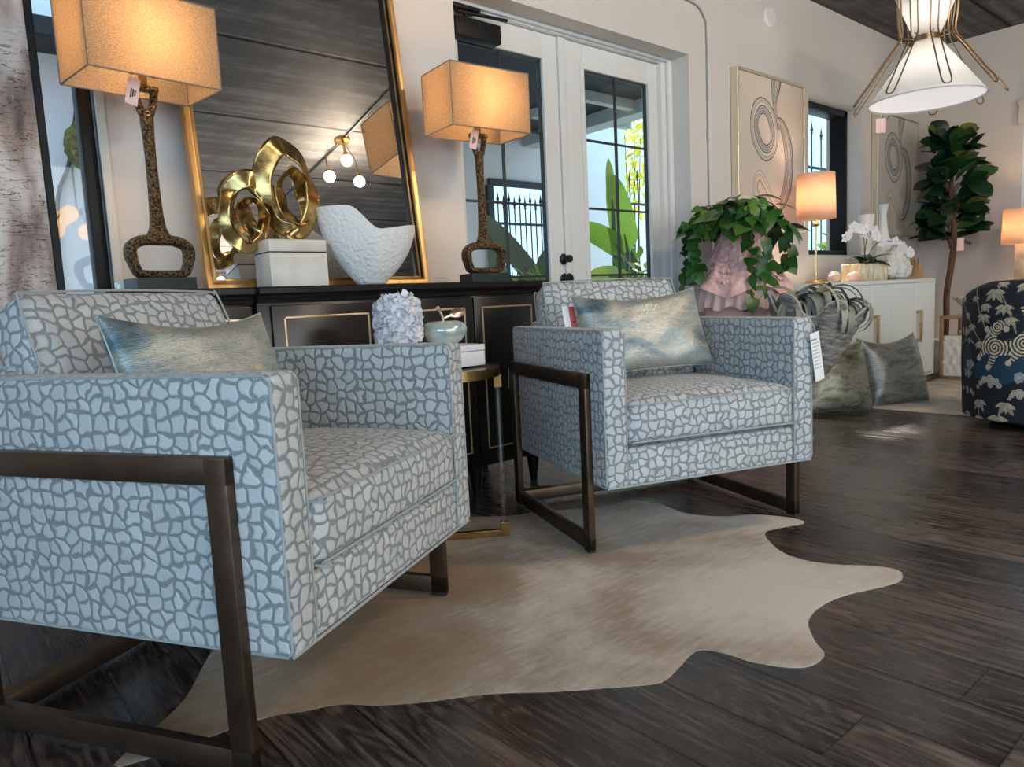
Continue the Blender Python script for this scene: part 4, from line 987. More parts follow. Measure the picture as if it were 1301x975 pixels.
# ------------------------------------------------------------------ side table between the chairs
st = thing('side_table', 'round brass side table with clear acrylic legs between the armchairs', 'side table', (1.360, 2.034, 0.0065))
R0 = 0.228
bm = B(); rings(bm, [[Vector((r*math.cos(2*PI*k/64), r*math.sin(2*PI*k/64), z)) for k in range(64)] for r, z in ((R0-.008, 0.570), (R0, 0.570), (R0, 0.602), (R0-.008, 0.602))], True); obj('rim', bm, M['brass'], st, angle=30)
bm = B(); lathe(bm, [(0, 0.585), (R0-.008, 0.585), (R0-.008, 0.597), (0, 0.597)], n=64, cap=False); obj('tabletop', bm, M['black_paint'], st, angle=30)
for k in range(3):
    a = -0.60+k*2*PI/3; c, s = math.cos(a), math.sin(a); r = 0.218
    bm = B(); tube(bm, [(r*c, r*s, 0.045), (r*c, r*s, 0.545)], 0.011, 12); obj('leg', bm, M['acrylic'], st)
    bm = B(); xf(bx(bm, -0.014, 0.014, -0.014, 0.014, 0.525, 0.572, 0.002), Matrix.Rotation(a, 3, 'Z'), (r*c, r*s, 0)); obj('leg_socket', bm, M['brass'], st, smooth=False)
    bm = B(); xf(bx(bm, -0.014, 0.014, -0.014, 0.014, 0.0, 0.05, 0.002), Matrix.Rotation(a, 3, 'Z'), (r*c, r*s, 0)); obj('foot', bm, M['brass'], st, smooth=False)
for k in range(3):
    a = -0.60+k*2*PI/3
    bm = B(); xf(bx(bm, 0.0, 0.218, -0.011, 0.011, 0.0, 0.022, 0.002), Matrix.Rotation(a, 3, 'Z')); obj('base_bar', bm, M['brass'], st, smooth=False)
wb = thing('lacquer_box', 'low white lacquer box on the brass side table', 'box', (1.340, 2.03, 0.6095))
bm = B(); bx(bm, -0.175, 0.180, -0.085, 0.115, 0, 0.050, 0.003); obj('body', bm, M['white_lacquer'], wb)
bm = B(); bx(bm, -0.176, 0.181, -0.086, 0.116, 0.051, 0.072, 0.003); obj('lid', bm, M['white_lacquer'], wb)
ap = thing('apple', 'pearly teal ceramic apple with metal stem and leaf', 'ornament', (1.415, 2.03, 0.682))
bm = B(); lathe(bm, [(0.0, 0.008), (0.018, 0.0), (0.040, 0.003), (0.062, 0.020), (0.078, 0.044), (0.0785, 0.060), (0.068, 0.076), (0.048, 0.084), (0.025, 0.082), (0.010, 0.074), (0.0, 0.068)], n=40, cap=False); obj('body', bm, M['apple'], ap, angle=70)
bm = B(); tube(bm, smooth_pts([(0, 0, 0.066), (-0.002, 0, 0.088), (-0.008, 0, 0.105), (-0.016, 0, 0.122), (-0.024, 0, 0.130)], 4), [0.0045]*12+[0.006, 0.007, 0.008, 0.008, 0.008], 10); obj('stem', bm, M['champagne'], ap)
bm = B(); tube(bm, [(-0.004, 0, 0.092), (0.02, -0.004, 0.100), (0.03, -0.006, 0.106)], 0.003, 6); leaf(bm, (0.016, -0.004, 0.099), (1, -0.3, 0.35), (-0.2, -0.85, 0.5), 0.075, 0.036, 'oval', 0.5, 0.12, 8); obj('leaf', bm, M['champagne'], ap, solid=0.003)
pv = thing('petal_vase', 'white rounded vase covered in ceramic petals on side table', 'vase', (1.235, 2.03, 0.682))
bm = B()
def pvr(z): # radius
    t = z/0.178; return 0.0735*min(1, max(0.05, (1-abs(2*t-1)**5))**0.5+0.0)
lathe(bm, [(0.0, 0)]+[(max(0.02, 0.066*max(0.0, 1-abs(2*t-1)**4.5)**0.42), 0.176*t) for t in np.linspace(0.0, 1, 16)]+[(0.0, 0.172)], n=32, cap=False)
rnd = random.Random(5)
for i in range(430):
    z = rnd.uniform(0.004, 0.178); a = rnd.uniform(0, 2*PI); t = min(1, z/0.176); r = max(0.03, 0.066*max(0.0, 1-abs(2*t-1)**4.5)**0.42)
    d = Vector((math.cos(a)*0.8+rnd.uniform(-.6, .6), math.sin(a)*0.8+rnd.uniform(-.6, .6), rnd.uniform(-.7, .7)))
    leaf(bm, (r*math.cos(a)*0.98, r*math.sin(a)*0.98, z), d, (rnd.uniform(-1, 1), rnd.uniform(-1, 1), rnd.uniform(-1, 1)), 0.021, 0.026, 'oval', 0.9, 0.3, 3)
obj('body', bm, M['white_petal'], pv, angle=60)

# ------------------------------------------------------------------ ceiling lights seen in the mirror
def ceiling_light(label, loc, rz, watts):
    t = thing('ceiling_light', label, 'ceiling light', loc, rz, 'three-globe ceiling lights')
    bm = B(); lathe(bm, [(0, -0.001), (0.066, -0.001), (0.068, -0.012), (0.062, -0.026), (0, -0.028)], n=32, cap=False); obj('canopy', bm, M['brass'], t)
    for k, (bx_, by_, bz_) in enumerate(((-0.01, 0.03, -0.20), (-0.10, -0.15, -0.27), (0.21, -0.20, -0.27))):
        if k:
            bm = B(); tube(bm, smooth_pts([(0.02*(bx_/abs(bx_)), -0.01, -0.022), (bx_*.5, by_*.5, -0.045), (bx_*.85, by_*.85, -0.06), (bx_, by_, -0.10), (bx_, by_, bz_+0.075)], 5), 0.006, 8); obj('arm', bm, M['black_metal'], t)
        bm = B(); lathe(bm, [(0, 0.075), (0.012, 0.075), (0.020, 0.06), (0.022, 0.03), (0.018, 0.026), (0, 0.026)], (bx_, by_, bz_), 16, cap=False)
        if not k: tube(bm, [(bx_, by_, bz_+0.07), (bx_*.6, by_*.6, -0.02)], 0.012, 10)
        obj('socket', bm, M['brass'], t)
        bm = B(); vs = bmesh.ops.create_uvsphere(bm, u_segments=20, v_segments=12, radius=0.046)['verts']; xf(vs, None, (bx_, by_, bz_-0.010)); obj('globe', bm, M['bulb_white'], t)
    return t
ceiling_light('brass and black three-globe ceiling light reflected in the leaning mirror beside sculpture', (3.03, 0.085, ZC), 0.0, 52)
ceiling_light('brass and black three-globe ceiling light reflected low at left in the leaning mirror', (2.97, -2.80, ZC), 0.1, 45)
bm = B(); tube(bm, [(3.03, 1.9, ZC-0.012), (3.03, 0.16, ZC-0.012)], 0.011, 8); tag(obj('ceiling_conduit', bm, M['black_metal']), 'black conduit running along the ceiling to the globe light', 'pipe')
bm = B(); tube(bm, [(3.03, 0.01, ZC-0.012), (2.98, -2.72, ZC-0.012)], 0.011, 8); tag(obj('ceiling_conduit', bm, M['black_metal']), 'black ceiling conduit joining the two globe lights', 'pipe')

# ------------------------------------------------------------------ birch painting, left
bp = thing('birch_painting', 'tall birch bark painting with gold flecks and black edge, far left', 'painting', (0.398, 2.560, 0.0)); bp.rotation_euler = (-0.015, 0, 0)
bm = B(); bx(bm, -1.20, -0.022, 0.001, 0.03, 0.022, 2.30); obj('canvas', bm, M['birch'], bp, smooth=False)
part_label(obj('frame', frame_ring(-1.222, 0, 0, 2.322, [(0, 0.04), (0, 0.0), (0.003, -0.003), (0.018, -0.003), (0.022, 0.0), (0.022, 0.012)]), M['black_box'], bp, angle=25), 'thin black frame')

# ------------------------------------------------------------------ abstract paintings
def dist_poly(P, pts):
    """distance of points P (N,2) to a polyline and the arc position of the nearest spot"""
    best = np.full(len(P), 1e9); arc = np.zeros(len(P)); side = np.zeros(len(P)); L = 0.0
    for a, b in zip(pts[:-1], pts[1:]):
        a, b = np.array(a), np.array(b); ab = b-a; l = np.hypot(*ab)+1e-9
        t = np.clip(((P-a)@ab)/(l*l), 0, 1); q = a+t[:, None]*ab; d = np.hypot(*(P-q).T)
        s = np.sign(ab[0]*(P[:, 1]-a[1])-ab[1]*(P[:, 0]-a[0]))
        m = d < best; best[m] = d[m]; arc[m] = L+t[m]*l; side[m] = s[m]; L += l
    return best, arc, side
def s2(pts, k=8): return [(p.x, p.y) for p in smooth_pts([(x, y, 0) for x, y in pts], k)]
def vnoise(P, f, seed): return np.array([mnoise.noise(Vector((x*f+seed, y*f, seed*1.3))) for x, y in P])
PAL = np.array([(0.42, 0.38, 0.33), (0.07, 0.065, 0.065), (0.56, 0.54, 0.50), (0.14, 0.13, 0.125), (0.50, 0.40, 0.24), (0.22, 0.21, 0.21), (0.60, 0.57, 0.53), (0.05, 0.05, 0.055)])
def swirl_painting(name_label, x0, x1, z0, z1, dx):
    t = thing('abstract_painting', name_label, 'painting', (x0, 2.79, z0), 0, 'framed marbled swirl paintings')
    w_, h_p = x1-x0, z1-z0
    nx, nz = 260, 320
    X = np.linspace(0.02, w_-0.02, nx); Z = np.linspace(0.02, h_p-0.02, nz)
    G = np.stack(np.meshgrid(X, Z, indexing='ij'), -1).reshape(-1, 2)
    base = np.array((0.66, 0.58, 0.50)); C_ = np.tile(base, (len(G), 1))
    n0 = vnoise(G, 2.3, 3.0); C_ *= (1+0.10*n0)[:, None]
    W_ = G+np.stack([x0*0+4.496-0*G[:, 0], np.full(len(G), 1.22)], -1)   # layout drawn in the first painting's wall coordinates
    wob = 0.007*vnoise(G, 8, 7.0)
    # ribbon falling from the top edge, then sweeping down to the lower loop
    r1 = s2([(5.02, 2.33), (5.00, 2.24), (4.985, 2.15), (4.99, 2.06), (5.01, 2.0), (5.075, 1.985), (5.135, 1.92), (5.175, 1.80), (5.182, 1.67), (5.14, 1.52), (5.063, 1.425), (4.988, 1.445), (4.903, 1.525), (4.832, 1.60), (4.773, 1.625), (4.714, 1.58), (4.70, 1.51), (4.74, 1.42), (4.80, 1.30)])
    d, a, s = dist_poly(W_, r1); d = d+wob
    d = d+0.006*vnoise(G, 5, 11.0); width = np.interp(a, [0, 0.12, 0.25, 0.36, 0.6, 1.0, 1.3, 2.2], [0.075, 0.055, 0.022, 0.04, 0.060, 0.052, 0.066, 0.062])
    u = d*s/width
    col = np.clip(((u+1)/2*13).astype(int), 0, 12); m = np.abs(u) < 1; C_[m] = PAL[np.array([1, 2, 3, 6, 5, 0, 2, 4, 6, 3, 2, 5, 1])[col[m]]]
    gold = m & (a > 1.05) & ((col == 4) | (col == 9)); C_[gold] = (0.78, 0.62, 0.30)
    lt = m & (a > 1.05) & (col % 2 == 0); C_[lt] = (0.66, 0.60, 0.53)
    e = np.hypot((W_[:, 0]-4.845)/0.175, (W_[:, 1]-1.925)/0.185)+wob*9
    ang = np.arctan2(W_[:, 1]-1.925, W_[:, 0]-4.845); ee = e+0.08*np.sin(ang*2+0.7)
    m2 = (ee > 0.44) & (ee < 1.10); k = ((ee-0.44)/0.66*14).astype(int); C_[m2] = PAL[np.array([6, 1, 2, 3, 6, 5, 2, 1, 6, 3, 2, 4, 6, 1, 1])[k[m2]]]
    m3 = (ee > 0.84) & (ee < 0.90); C_[m3] = (0.70, 0.68, 0.65)
    Cg = C_.reshape(nx, nz, 3)
    P = np.zeros((nx, nz, 3)); P[..., 0] = X[:, None]; P[..., 2] = Z[None, :]; P[..., 1] = 0.012
    gridmesh('canvas', P, Cg, M['canvas'], t)
    obj('frame', frame_ring(0, w_, 0, h_p, [(0, 0.055), (0, 0.002), (0.002, 0), (0.014, 0), (0.017, 0.003), (0.017, 0.014)]), M['paint_frame'], t, angle=25)
    bm = B(); bx(bm, 0.01, w_-0.01, 0.016, 0.054, 0.01, h_p-0.01); obj('backing', bm, M['black_box'], t, smooth=False)
    return t
swirl_painting('gold framed black and gold swirl painting between french doors and small window', 4.44, 5.345, 1.235, 2.315, 0)
swirl_painting('gold framed dark swirl painting in the corner behind white vases', 6.60, 7.50, 1.235, 2.315, 1)

# ------------------------------------------------------------------ pendant
pd = thing('pendant_lamp', 'white hourglass pendant lamp in a cage of bent brass wires', 'pendant lamp', (5.00, 1.83, -0.02))
def zc(z): return z
bm = B(); lathe(bm, [(0.065, 2.315), (0.325, 1.955)], n=64, cap=False); obj('lower_shade', bm, M['pend_shade'], pd, solid=0.003, angle=60)
bm = B(); lathe(bm, [(0.065, 2.325), (0.185, 2.62)], n=64, cap=False); obj('upper_shade', bm, M['pend_shade'], pd, solid=0.003, angle=60)
bm = B(); lathe(bm, [(0.0, 1.962), (0.318, 1.962), (0.318, 1.968), (0.0, 1.968)], n=64, cap=False); obj('diffuser', bm, M['pend_disc'], pd, angle=30)
bm = B(); tube(bm, [(0.325*math.cos(2*PI*k/64), 0.325*math.sin(2*PI*k/64), 1.955) for k in range(64)], 0.004, 8, True); obj('rim', bm, M['pend_shade'], pd)
bm = B(); lathe(bm, [(0.060, 2.30), (0.072, 2.30), (0.072, 2.338), (0.060, 2.338)], n=40, cap=False); obj('waist_band', bm, M['wire'], pd, solid=0.003)
for k in range(9):
    a = 2*PI*k/9+0.25
    rad = Vector((math.cos(a), math.sin(a), 0)); tn = Vector((-math.sin(a), math.cos(a), 0))
    prof = [(0.165, 2.55), (0.160, 2.45), (0.150, 2.36), (0.165, 2.31), (0.24, 2.21), (0.34, 2.07), (0.405, 1.985)]
    up = [rad*r+tn*0.026*(0.7+0.3*(r/0.43))+Vector((0, 0, z)) for r, z in prof]; dn = [rad*r-tn*0.026*(0.7+0.3*(r/0.43))+Vector((0, 0, z)) for r, z in prof]
    top = [rad*0.168+tn*0.012+Vector((0, 0, 2.578)), rad*0.168-tn*0.012+Vector((0, 0, 2.578))]
    bot = [rad*0.425-tn*0.016+Vector((0, 0, 1.952)), rad*0.425+tn*0.016+Vector((0, 0, 1.952))]
    bm = B(); tube(bm, smooth_pts(up+bot[::-1]+dn[::-1]+top[::-1], 5, True), 0.0042, 8, True)
    obj('wire_loop', bm, M['wire'], pd)
    bm = B(); p0 = rad*0.072+Vector((0, 0, 2.325)); tube(bm, [p0, rad*0.150+Vector((0, 0, 2.335))], 0.003, 6); obj('spoke', bm, M['wire'], pd)
bm = B(); tube(bm, [(0, 0, 2.62), (0, 0, ZC+0.018)], 0.008, 10); tube(bm, [(-0.185, 0, 2.62), (0.185, 0, 2.62)], 0.003, 6); tube(bm, [(0, -0.185, 2.62), (0, 0.185, 2.62)], 0.003, 6); obj('stem', bm, M['wire'], pd)
bm = B(); lathe(bm, [(0, ZC-0.01), (0.06, ZC-0.01), (0.065, ZC+0.019), (0, ZC+0.019)], n=32, cap=False); obj('canopy', bm, M['wire'], pd)
tg = paper_tag('price_tag', Vector((-0.305, 0.14, 1.80)), Matrix.Rotation(-0.7, 3, 'Z'), 0.062, 0.085, M['pink_tag'], pd); part_label(tg, 'pale pink price tag')
bm = B(); tube(bm, [(-0.305, 0.14, 1.84), (-0.305, 0.14, 1.952)], 0.001, 5); obj('tag_string', bm, M['white_tag'], tg)
lamp('pendant_light', 'POINT', (0, 0, 2.12), 3, (1.0, 0.93, 0.86), parent=pd, shadow_soft_size=0.05)
lamp('pendant_up_light', 'POINT', (0, 0, 2.52), 3, (1.0, 0.93, 0.86), parent=pd, shadow_soft_size=0.05)
bm = B(); tube(bm, smooth_pts([(5.03, 1.80, ZC-0.02), (5.35, 1.70, ZC-0.09), (5.75, 1.66, ZC-0.12), (6.2, 1.6, ZC-0.06), (6.6, 1.5, ZC-0.008)], 6), 0.006, 8)
tag(obj('ceiling_cable', bm, M['cable']), 'pale cable looping below the dark ceiling beside the pendant lamp', 'cable')
bm = B(); lathe(bm, [(0, -0.04), (0.05, -0.04), (0.062, -0.03), (0.066, -0.001), (0, -0.001)], n=32, cap=False)
tag(obj('smoke_detector', bm, M['black_box'], loc=(6.55, 2.0, ZC)), 'small dark round smoke detector on the ceiling near the corner', 'smoke detector')

# ------------------------------------------------------------------ white cabinet
wc = thing('white_cabinet', 'long white four-door cabinet with brass bar handles along the wall', 'cabinet', (4.924, 2.30, 0))
bm = B(); bx(bm, 0, 1.62, 0.018, 0.49, 0.055, 0.845, 0.003); obj('body', bm, M['white_cab'], wc)
bm = B(); bx(bm, 0.03, 1.59, 0.05, 0.47, 0.0, 0.056); obj('plinth', bm, M['black_box'], wc, smooth=False)
bm = B()
for q in ((0, 0.022, 0.055, 0.845), (1.598, 1.62, 0.055, 0.845)): bx(bm, q[0], q[1], 0, 0.02, q[2], q[3], 0.002)
bx(bm, 0.022, 1.598, 0, 0.02, 0.818, 0.845, 0.002); bx(bm, 0.022, 1.598, 0, 0.02, 0.055, 0.075, 0.002); obj('face_frame', bm, M['white_cab'], wc)
for k in range(4):
    x0 = 0.025+k*0.393; x1 = x0+0.389
    bm = B(); bx(bm, x0, x1, 0.004, 0.02, 0.078, 0.815, 0.002)
    for j in range(24): bx(bm, x0+0.012+j*0.0154, x0+0.012+j*0.0154+0.011, 0.0015, 0.006, 0.09, 0.803, 0.001, 1)
    dd = obj('door', bm, M['white_cab'], wc)
    if k % 2 == 0: continue
    hx_ = x0+0.048
    bm = B(); bx(bm, hx_-0.012, hx_+0.012, -0.042, -0.024, 0.345, 0.60, 0.003)
    for z in (0.36, 0.585): bx(bm, hx_-0.009, hx_+0.009, -0.026, 0.004, z-0.012, z+0.012, 0.002)
    obj('handle', bm, M['gold'], dd)
ZK = 0.8455
def drum_lamp(label, loc, hb, zs0, zs1, r, watts, base='stick'):
    t = thing('table_lamp', label, 'table lamp', loc, 0, 'lamps with white drum shades')
    if base == 'stick':
        bm = B(); lathe(bm, [(0, 0), (0.075, 0), (0.077, 0.012), (0.07, 0.02), (0, 0.02)], n=32, cap=False); obj('base', bm, M['gold'], t)
        bm = B(); tube(bm, [(0, 0, 0.018), (0, 0, zs0+0.05)], 0.008, 12); lathe(bm, [(0, 0), (0.02, 0), (0.026, 0.015), (0.02, 0.03), (0, 0.03)], (0, 0, zs0-0.05), 16, cap=False); obj('stem', bm, M['gold'], t)
    else:
        bm = B(); bx(bm, -0.09, 0.09, -0.09, 0.09, 0, 0.03, 0.004); obj('foot', bm, M['stand_wood'], t)
        bm = B(); bx(bm, -0.065, 0.065, -0.065, 0.065, 0.03, zs0-0.01, 0.006); obj('base', bm, M['marble_warm'], t)
        bm = B(); tube(bm, [(0, 0, zs0-0.012), (0, 0, zs0+0.06)], 0.01, 12); obj('stem', bm, M['gold'], t)
    bm = B(); lathe(bm, [(r, zs0), (r*0.94, zs1)], n=48, cap=False); sh = obj('shade', bm, M['drum_shade'], t, solid=0.003, angle=60)
    bm = B()
    for k in range(3): a = 2*PI*k/3; tube(bm, [(0, 0, zs1-0.02), (r*.94*math.cos(a), r*.94*math.sin(a), zs1-0.005)], 0.002, 6)
    lathe(bm, [(0, 0), (0.008, 0), (0.009, 0.012), (0, 0.022)], (0, 0, zs1-0.018), 12, cap=False); obj('spider', bm, M['gold'], sh)
    bm = B(); vs = bmesh.ops.create_uvsphere(bm, u_segments=16, v_segments=10, radius=0.028)['verts']; xf(vs, None, (0, 0, zs0+0.09)); obj('bulb', bm, M['bulb'], t)
    lamp('bulb_light', 'POINT', (0, 0, (zs0+zs1)/2), watts, (1.0, 0.66, 0.38), parent=t, shadow_soft_size=0.04)
    return t
drum_lamp('brass stick lamp with lit white drum shade in front of small black-framed window', (5.03, 2.55, ZK), 0, 0.452, 0.765, 0.132, 7)

# orchid planter
op = thing('orchid_planter', 'white orchid in long gilded shell-covered planter on white cabinet', 'orchid', (5.56, 2.44, ZK))
bm = B(); bx(bm, -0.235, 0.235, -0.07, 0.07, 0, 0.128, 0.006)
for i in range(22):
    x = -0.225+0.0205*i; bx(bm, x, x+0.016, -0.0745, -0.069, 0.006+0.004*(i % 3), 0.122-0.005*(i % 2), 0.002, 1)
obj('planter', bm, M['capiz'], op)
bm = B(); bx(bm, -0.225, 0.225, -0.06, 0.06, 0.124, 0.132, 0.002); obj('moss', bm, M['moss'], op)
bm = B()
for k, (x, az, el, L) in enumerate(((0.02, 0.1, 0.55, 0.24), (0.03, -0.5, 0.35, 0.22), (0.0, PI-0.2, 0.7, 0.22), (0.02, -1.2, 0.8, 0.20), (-0.02, PI+0.5, 0.45, 0.18), (0.05, 0.5, 0.9, 0.20), (0.12, -0.2, 0.35, 0.20))):
    leaf(bm, (x, 0, 0.13), (math.cos(az)*math.cos(el), math.sin(az)*math.cos(el), math.sin(el)), (0, 0, 1), L, 0.075, 'strap', 0.9, 0.25, 8)
obj('leaf_crown', bm, M['orchid_leaf'], op)
rnd = random.Random(11)
for k, pts in enumerate(([(0.0, 0, 0.13), (-0.03, -0.01, 0.24), (-0.07, -0.02, 0.33), (-0.16, -0.04, 0.37), (-0.32, -0.06, 0.37), (-0.50, -0.08, 0.31)], [(0.0, 0, 0.13), (0.01, 0.0, 0.25), (0.03, -0.01, 0.35), (0.06, -0.03, 0.36), (0.02, -0.05, 0.33)], [(0.03, 0, 0.13), (0.07, -0.01, 0.22), (0.17, -0.03, 0.29), (0.34, -0.05, 0.295), (0.48, -0.07, 0.25), (0.58, -0.08, 0.20)])):
    P = smooth_pts(pts, 6); bm = B(); tube(bm, P, 0.003, 6); s_ = obj('flower_stem', bm, M['vine'], op)
    bm = B()
    for j in range(9 if k != 1 else 6):
        p = P[min(len(P)-1, int(len(P)*(0.42+0.58*j/8)))] if k != 1 else P[-1-3*(j % 5)]
        p = p+Vector((rnd.uniform(-.015, .015), rnd.uniform(-.03, 0.01), rnd.uniform(-.012, .022)))
        f = Vector((rnd.uniform(-.9, -.1), -1, rnd.uniform(-.3, .4))).normalized(); a = f.orthogonal().normalized()
        for q in range(5):
            d = Matrix.Rotation(2*PI*q/5+rnd.uniform(-.1, .1), 3, f) @ a
            leaf(bm, p, d+f*0.25, f, 0.042, 0.040 if q % 2 else 0.032, 'oval', 0.5, 0.1, 4)
        leaf(bm, p, f, a, 0.018, 0.014, 'oval', 0.8, 0.3, 3)
    obj('blossoms', bm, M['orchid'], op)
# coral, vases, driftwood and stones on the cabinet
cr = thing('coral_sculpture', 'large white coral sculpture on clear base beside orchid planter', 'coral', (6.10, 2.42, ZK+0.001))
bm = B(); bx(bm, -0.17, 0.17, -0.07, 0.07, 0, 0.022, 0.003); obj('stand', bm, M['acrylic'], cr, smooth=False)
bm = B()
for i, (x, y, z, r) in enumerate(((0, 0, 0.09, 0.085), (-0.10, 0.01, 0.10, 0.07), (0.10, 0, 0.085, 0.075), (0.06, 0, 0.17, 0.065), (-0.04, 0, 0.19, 0.07), (0.13, 0, 0.15, 0.05), (-0.12, 0.0, 0.18, 0.045), (0.0, 0, 0.245, 0.04), (0.09, 0, 0.225, 0.04), (-0.08, -.02, 0.235, 0.035))):
    blob(bm, (x, y, z), r, 3, 0.45, 2.6, (1, 0.85, 1), seed=i*3.1)
obj('coral', bm, M['coral'], cr, angle=80)
def fl_vase(label, x, y, prof, n=48):
    t = thing('vase', label, 'vase', (x, y, ZK), 0, 'tall white fluted vases on the cabinet')
    bm = B(); rows = []
    for r, z in prof: rows.append([Vector((r*(1+0.05*abs(math.sin(12*PI*k/n)))*math.cos(2*PI*k/n), r*(1+0.05*abs(math.sin(12*PI*k/n)))*math.sin(2*PI*k/n), z)) for k in range(n)])
    ri = [(prof[-1][0]-0.006, prof[-1][1]), (prof[-1][0]*0.7, prof[-1][1]-0.06)]
    for r, z in ri: rows.append([Vector((r*math.cos(2*PI*k/n), r*math.sin(2*PI*k/n), z)) for k in range(n)])
    rings(bm, rows); obj('body', bm, M['vase_white'], t, angle=60)
fl_vase('shorter white fluted vase flaring to its top, behind the coral', 6.05, 2.645, [(0.045, 0), (0.046, 0.02), (0.036, 0.18), (0.040, 0.30), (0.052, 0.45), (0.060, 0.535)])
fl_vase('taller white bottle vase with flared mouth, behind the coral', 6.30, 2.62, [(0.060, 0), (0.068, 0.04), (0.068, 0.20), (0.055, 0.32), (0.034, 0.44), (0.026, 0.53), (0.030, 0.58), (0.046, 0.625)])
dw = thing('driftwood', 'spiky brown driftwood piece at right end of white cabinet', 'driftwood', (6.36, 2.40, ZK))
bm = B(); rnd = random.Random(3)
for i in range(16):
    x = rnd.uniform(-0.11, 0.11); h = rnd.uniform(0.08, 0.15)+0.09*(1-abs(x)/0.12)**1.5; y = rnd.uniform(-0.03, 0.03)
    tube(bm, smooth_pts([(x, y, 0), (x*0.95+rnd.uniform(-.01, .01), y, h*0.35), (x*0.85+rnd.uniform(-.015, .015), y+rnd.uniform(-.01, .01), h*0.7), (x*0.75+rnd.uniform(-.02, .02), y, h)], 3), [0.020, 0.020, 0.019, 0.018, 0.017, 0.015, 0.013, 0.010, 0.007, 0.003], 7)
obj('branches', bm, M['drift'], dw, angle=60)
bm = B(); blob(bm, (0, 0, 0.034), 0.05, 3, 0.15, 1.5, (1.25, 0.9, 0.72)); tag(obj('peach_stone', bm, M['peach'], loc=(5.235, 2.37, ZK)), 'peach-coloured stone on cabinet at left end of the orchid planter', 'ornament')
bm = B(); bmesh.ops.create_uvsphere(bm, u_segments=24, v_segments=14, radius=0.042); tag(obj('glass_orb', bm, M['orb'], loc=(5.12, 2.46, ZK+0.042)), 'small pale glass orb on cabinet beside the peach stone', 'ornament')
bm = B(); blob(bm, (0, 0, 0.03), 0.042, 3, 0.2, 1.7, (1.3, 0.9, 0.75), seed=4); tag(obj('peach_stone', bm, M['peach'], loc=(4.99, 2.40, ZK)), 'peach-coloured stone on cabinet behind the curly air plants', 'ornament')

# ------------------------------------------------------------------ clam shell with air plants
ps = thing('pedestal', 'low grey pedestal under the giant grey clam shell', 'pedestal', (3.655, 1.935, 0))
bm = B(); lathe(bm, [(0, 0), (0.060, 0), (0.062, 0.02), (0.045, 0.04), (0.040, 0.28), (0.05, 0.312), (0.05, 0.319), (0, 0.319)], n=32, cap=False); obj('body', bm, M['clam'], ps)
cs = thing('clam_shell', 'giant grey clam shell with deep wavy lips holding curly air plants', 'shell', (3.665, 1.93, 0.325))
CM = Matrix.Rotation(0.17, 3, Vector((0.88, 0.475, 0))) @ Matrix.Rotation(-1.05, 3, 'Z') @ Matrix.Scale(0.70, 3)
cs.rotation_euler = (Matrix.Rotation(0.17, 3, Vector((0.88, 0.475, 0))) @ Matrix.Rotation(-1.05, 3, 'Z')).to_euler(); cs.scale = (0.70,)*3
def clam(t, a):
    fold = math.cos(a*6+0.9); fold = math.copysign(abs(fold)**0.6, fold)
    r = 0.05+0.225*(t**0.62)*(1+0.17*fold*t*t)
    z = 0.56*t**1.2 + 0.075*fold*t**3.5
    z += 0.003*math.sin(t*60)*t; r += 0.004*math.sin(t*60)
    z += 0.012*mnoise.noise(Vector((math.cos(a)*3, math.sin(a)*3, t*6)))
    return Vector((r*math.cos(a)*1.16, r*math.sin(a)*0.86, max(0, z)))
bm = B(); rows = []; na = 144
for i in range(41): rows.append([clam(i/40, 2*PI*k/na) for k in range(na)])
rings(bm, rows, cap=True); bmesh.ops.delete(bm, geom=[f for f in bm.faces if len(f.verts) > 10 and f.calc_center_median().z > 0.2], context='FACES')
obj('shell', bm, M['clam'], cs, solid=0.012, angle=80)
bm = B(); tube(bm, [clam(1.0, 2*PI*k/na)+Vector((0, 0, 0.003)) for k in range(na)], 0.0085, 8, True); obj('lip', bm, M['clam_rim'], cs, angle=80)
rnd = random.Random(21)
for i, (x, y, z, lab) in enumerate(((-0.14, -0.02, 0.58, 'curly grey-green air plant at left inside the clam shell'), (0.01, -0.03, 0.62, 'curly grey-green air plant in the middle of the clam shell'), (0.15, 0.02, 0.58, 'curly grey-green air plant spilling over right lip of clam shell'))):
    t = thing('air_plant', lab, 'air plant', tuple(Vector((3.665, 1.93, 0.325)) + CM @ Vector((x, y, z))), 0, 'air plants in the clam shell')
    bm = B()
    for k in range(34):
        a = rnd.uniform(0, 2*PI); el = rnd.uniform(0.6, 1.5)
        leaf(bm, (0.01*math.cos(a), 0.01*math.sin(a), 0), (math.cos(a)*math.cos(el), math.sin(a)*math.cos(el), math.sin(el)), (0, 0, 1), rnd.uniform(0.26, 0.42), rnd.uniform(0.040, 0.058), 'blade', rnd.uniform(3.0, 7.0), 0.35, 12, twist=rnd.uniform(-1, 1))
    obj('leaves', bm, M['airplant'], t)
    bm = B(); blob(bm, (0, 0, -0.005), 0.025, 2, 0.1); obj('core', bm, M['airplant'], t)

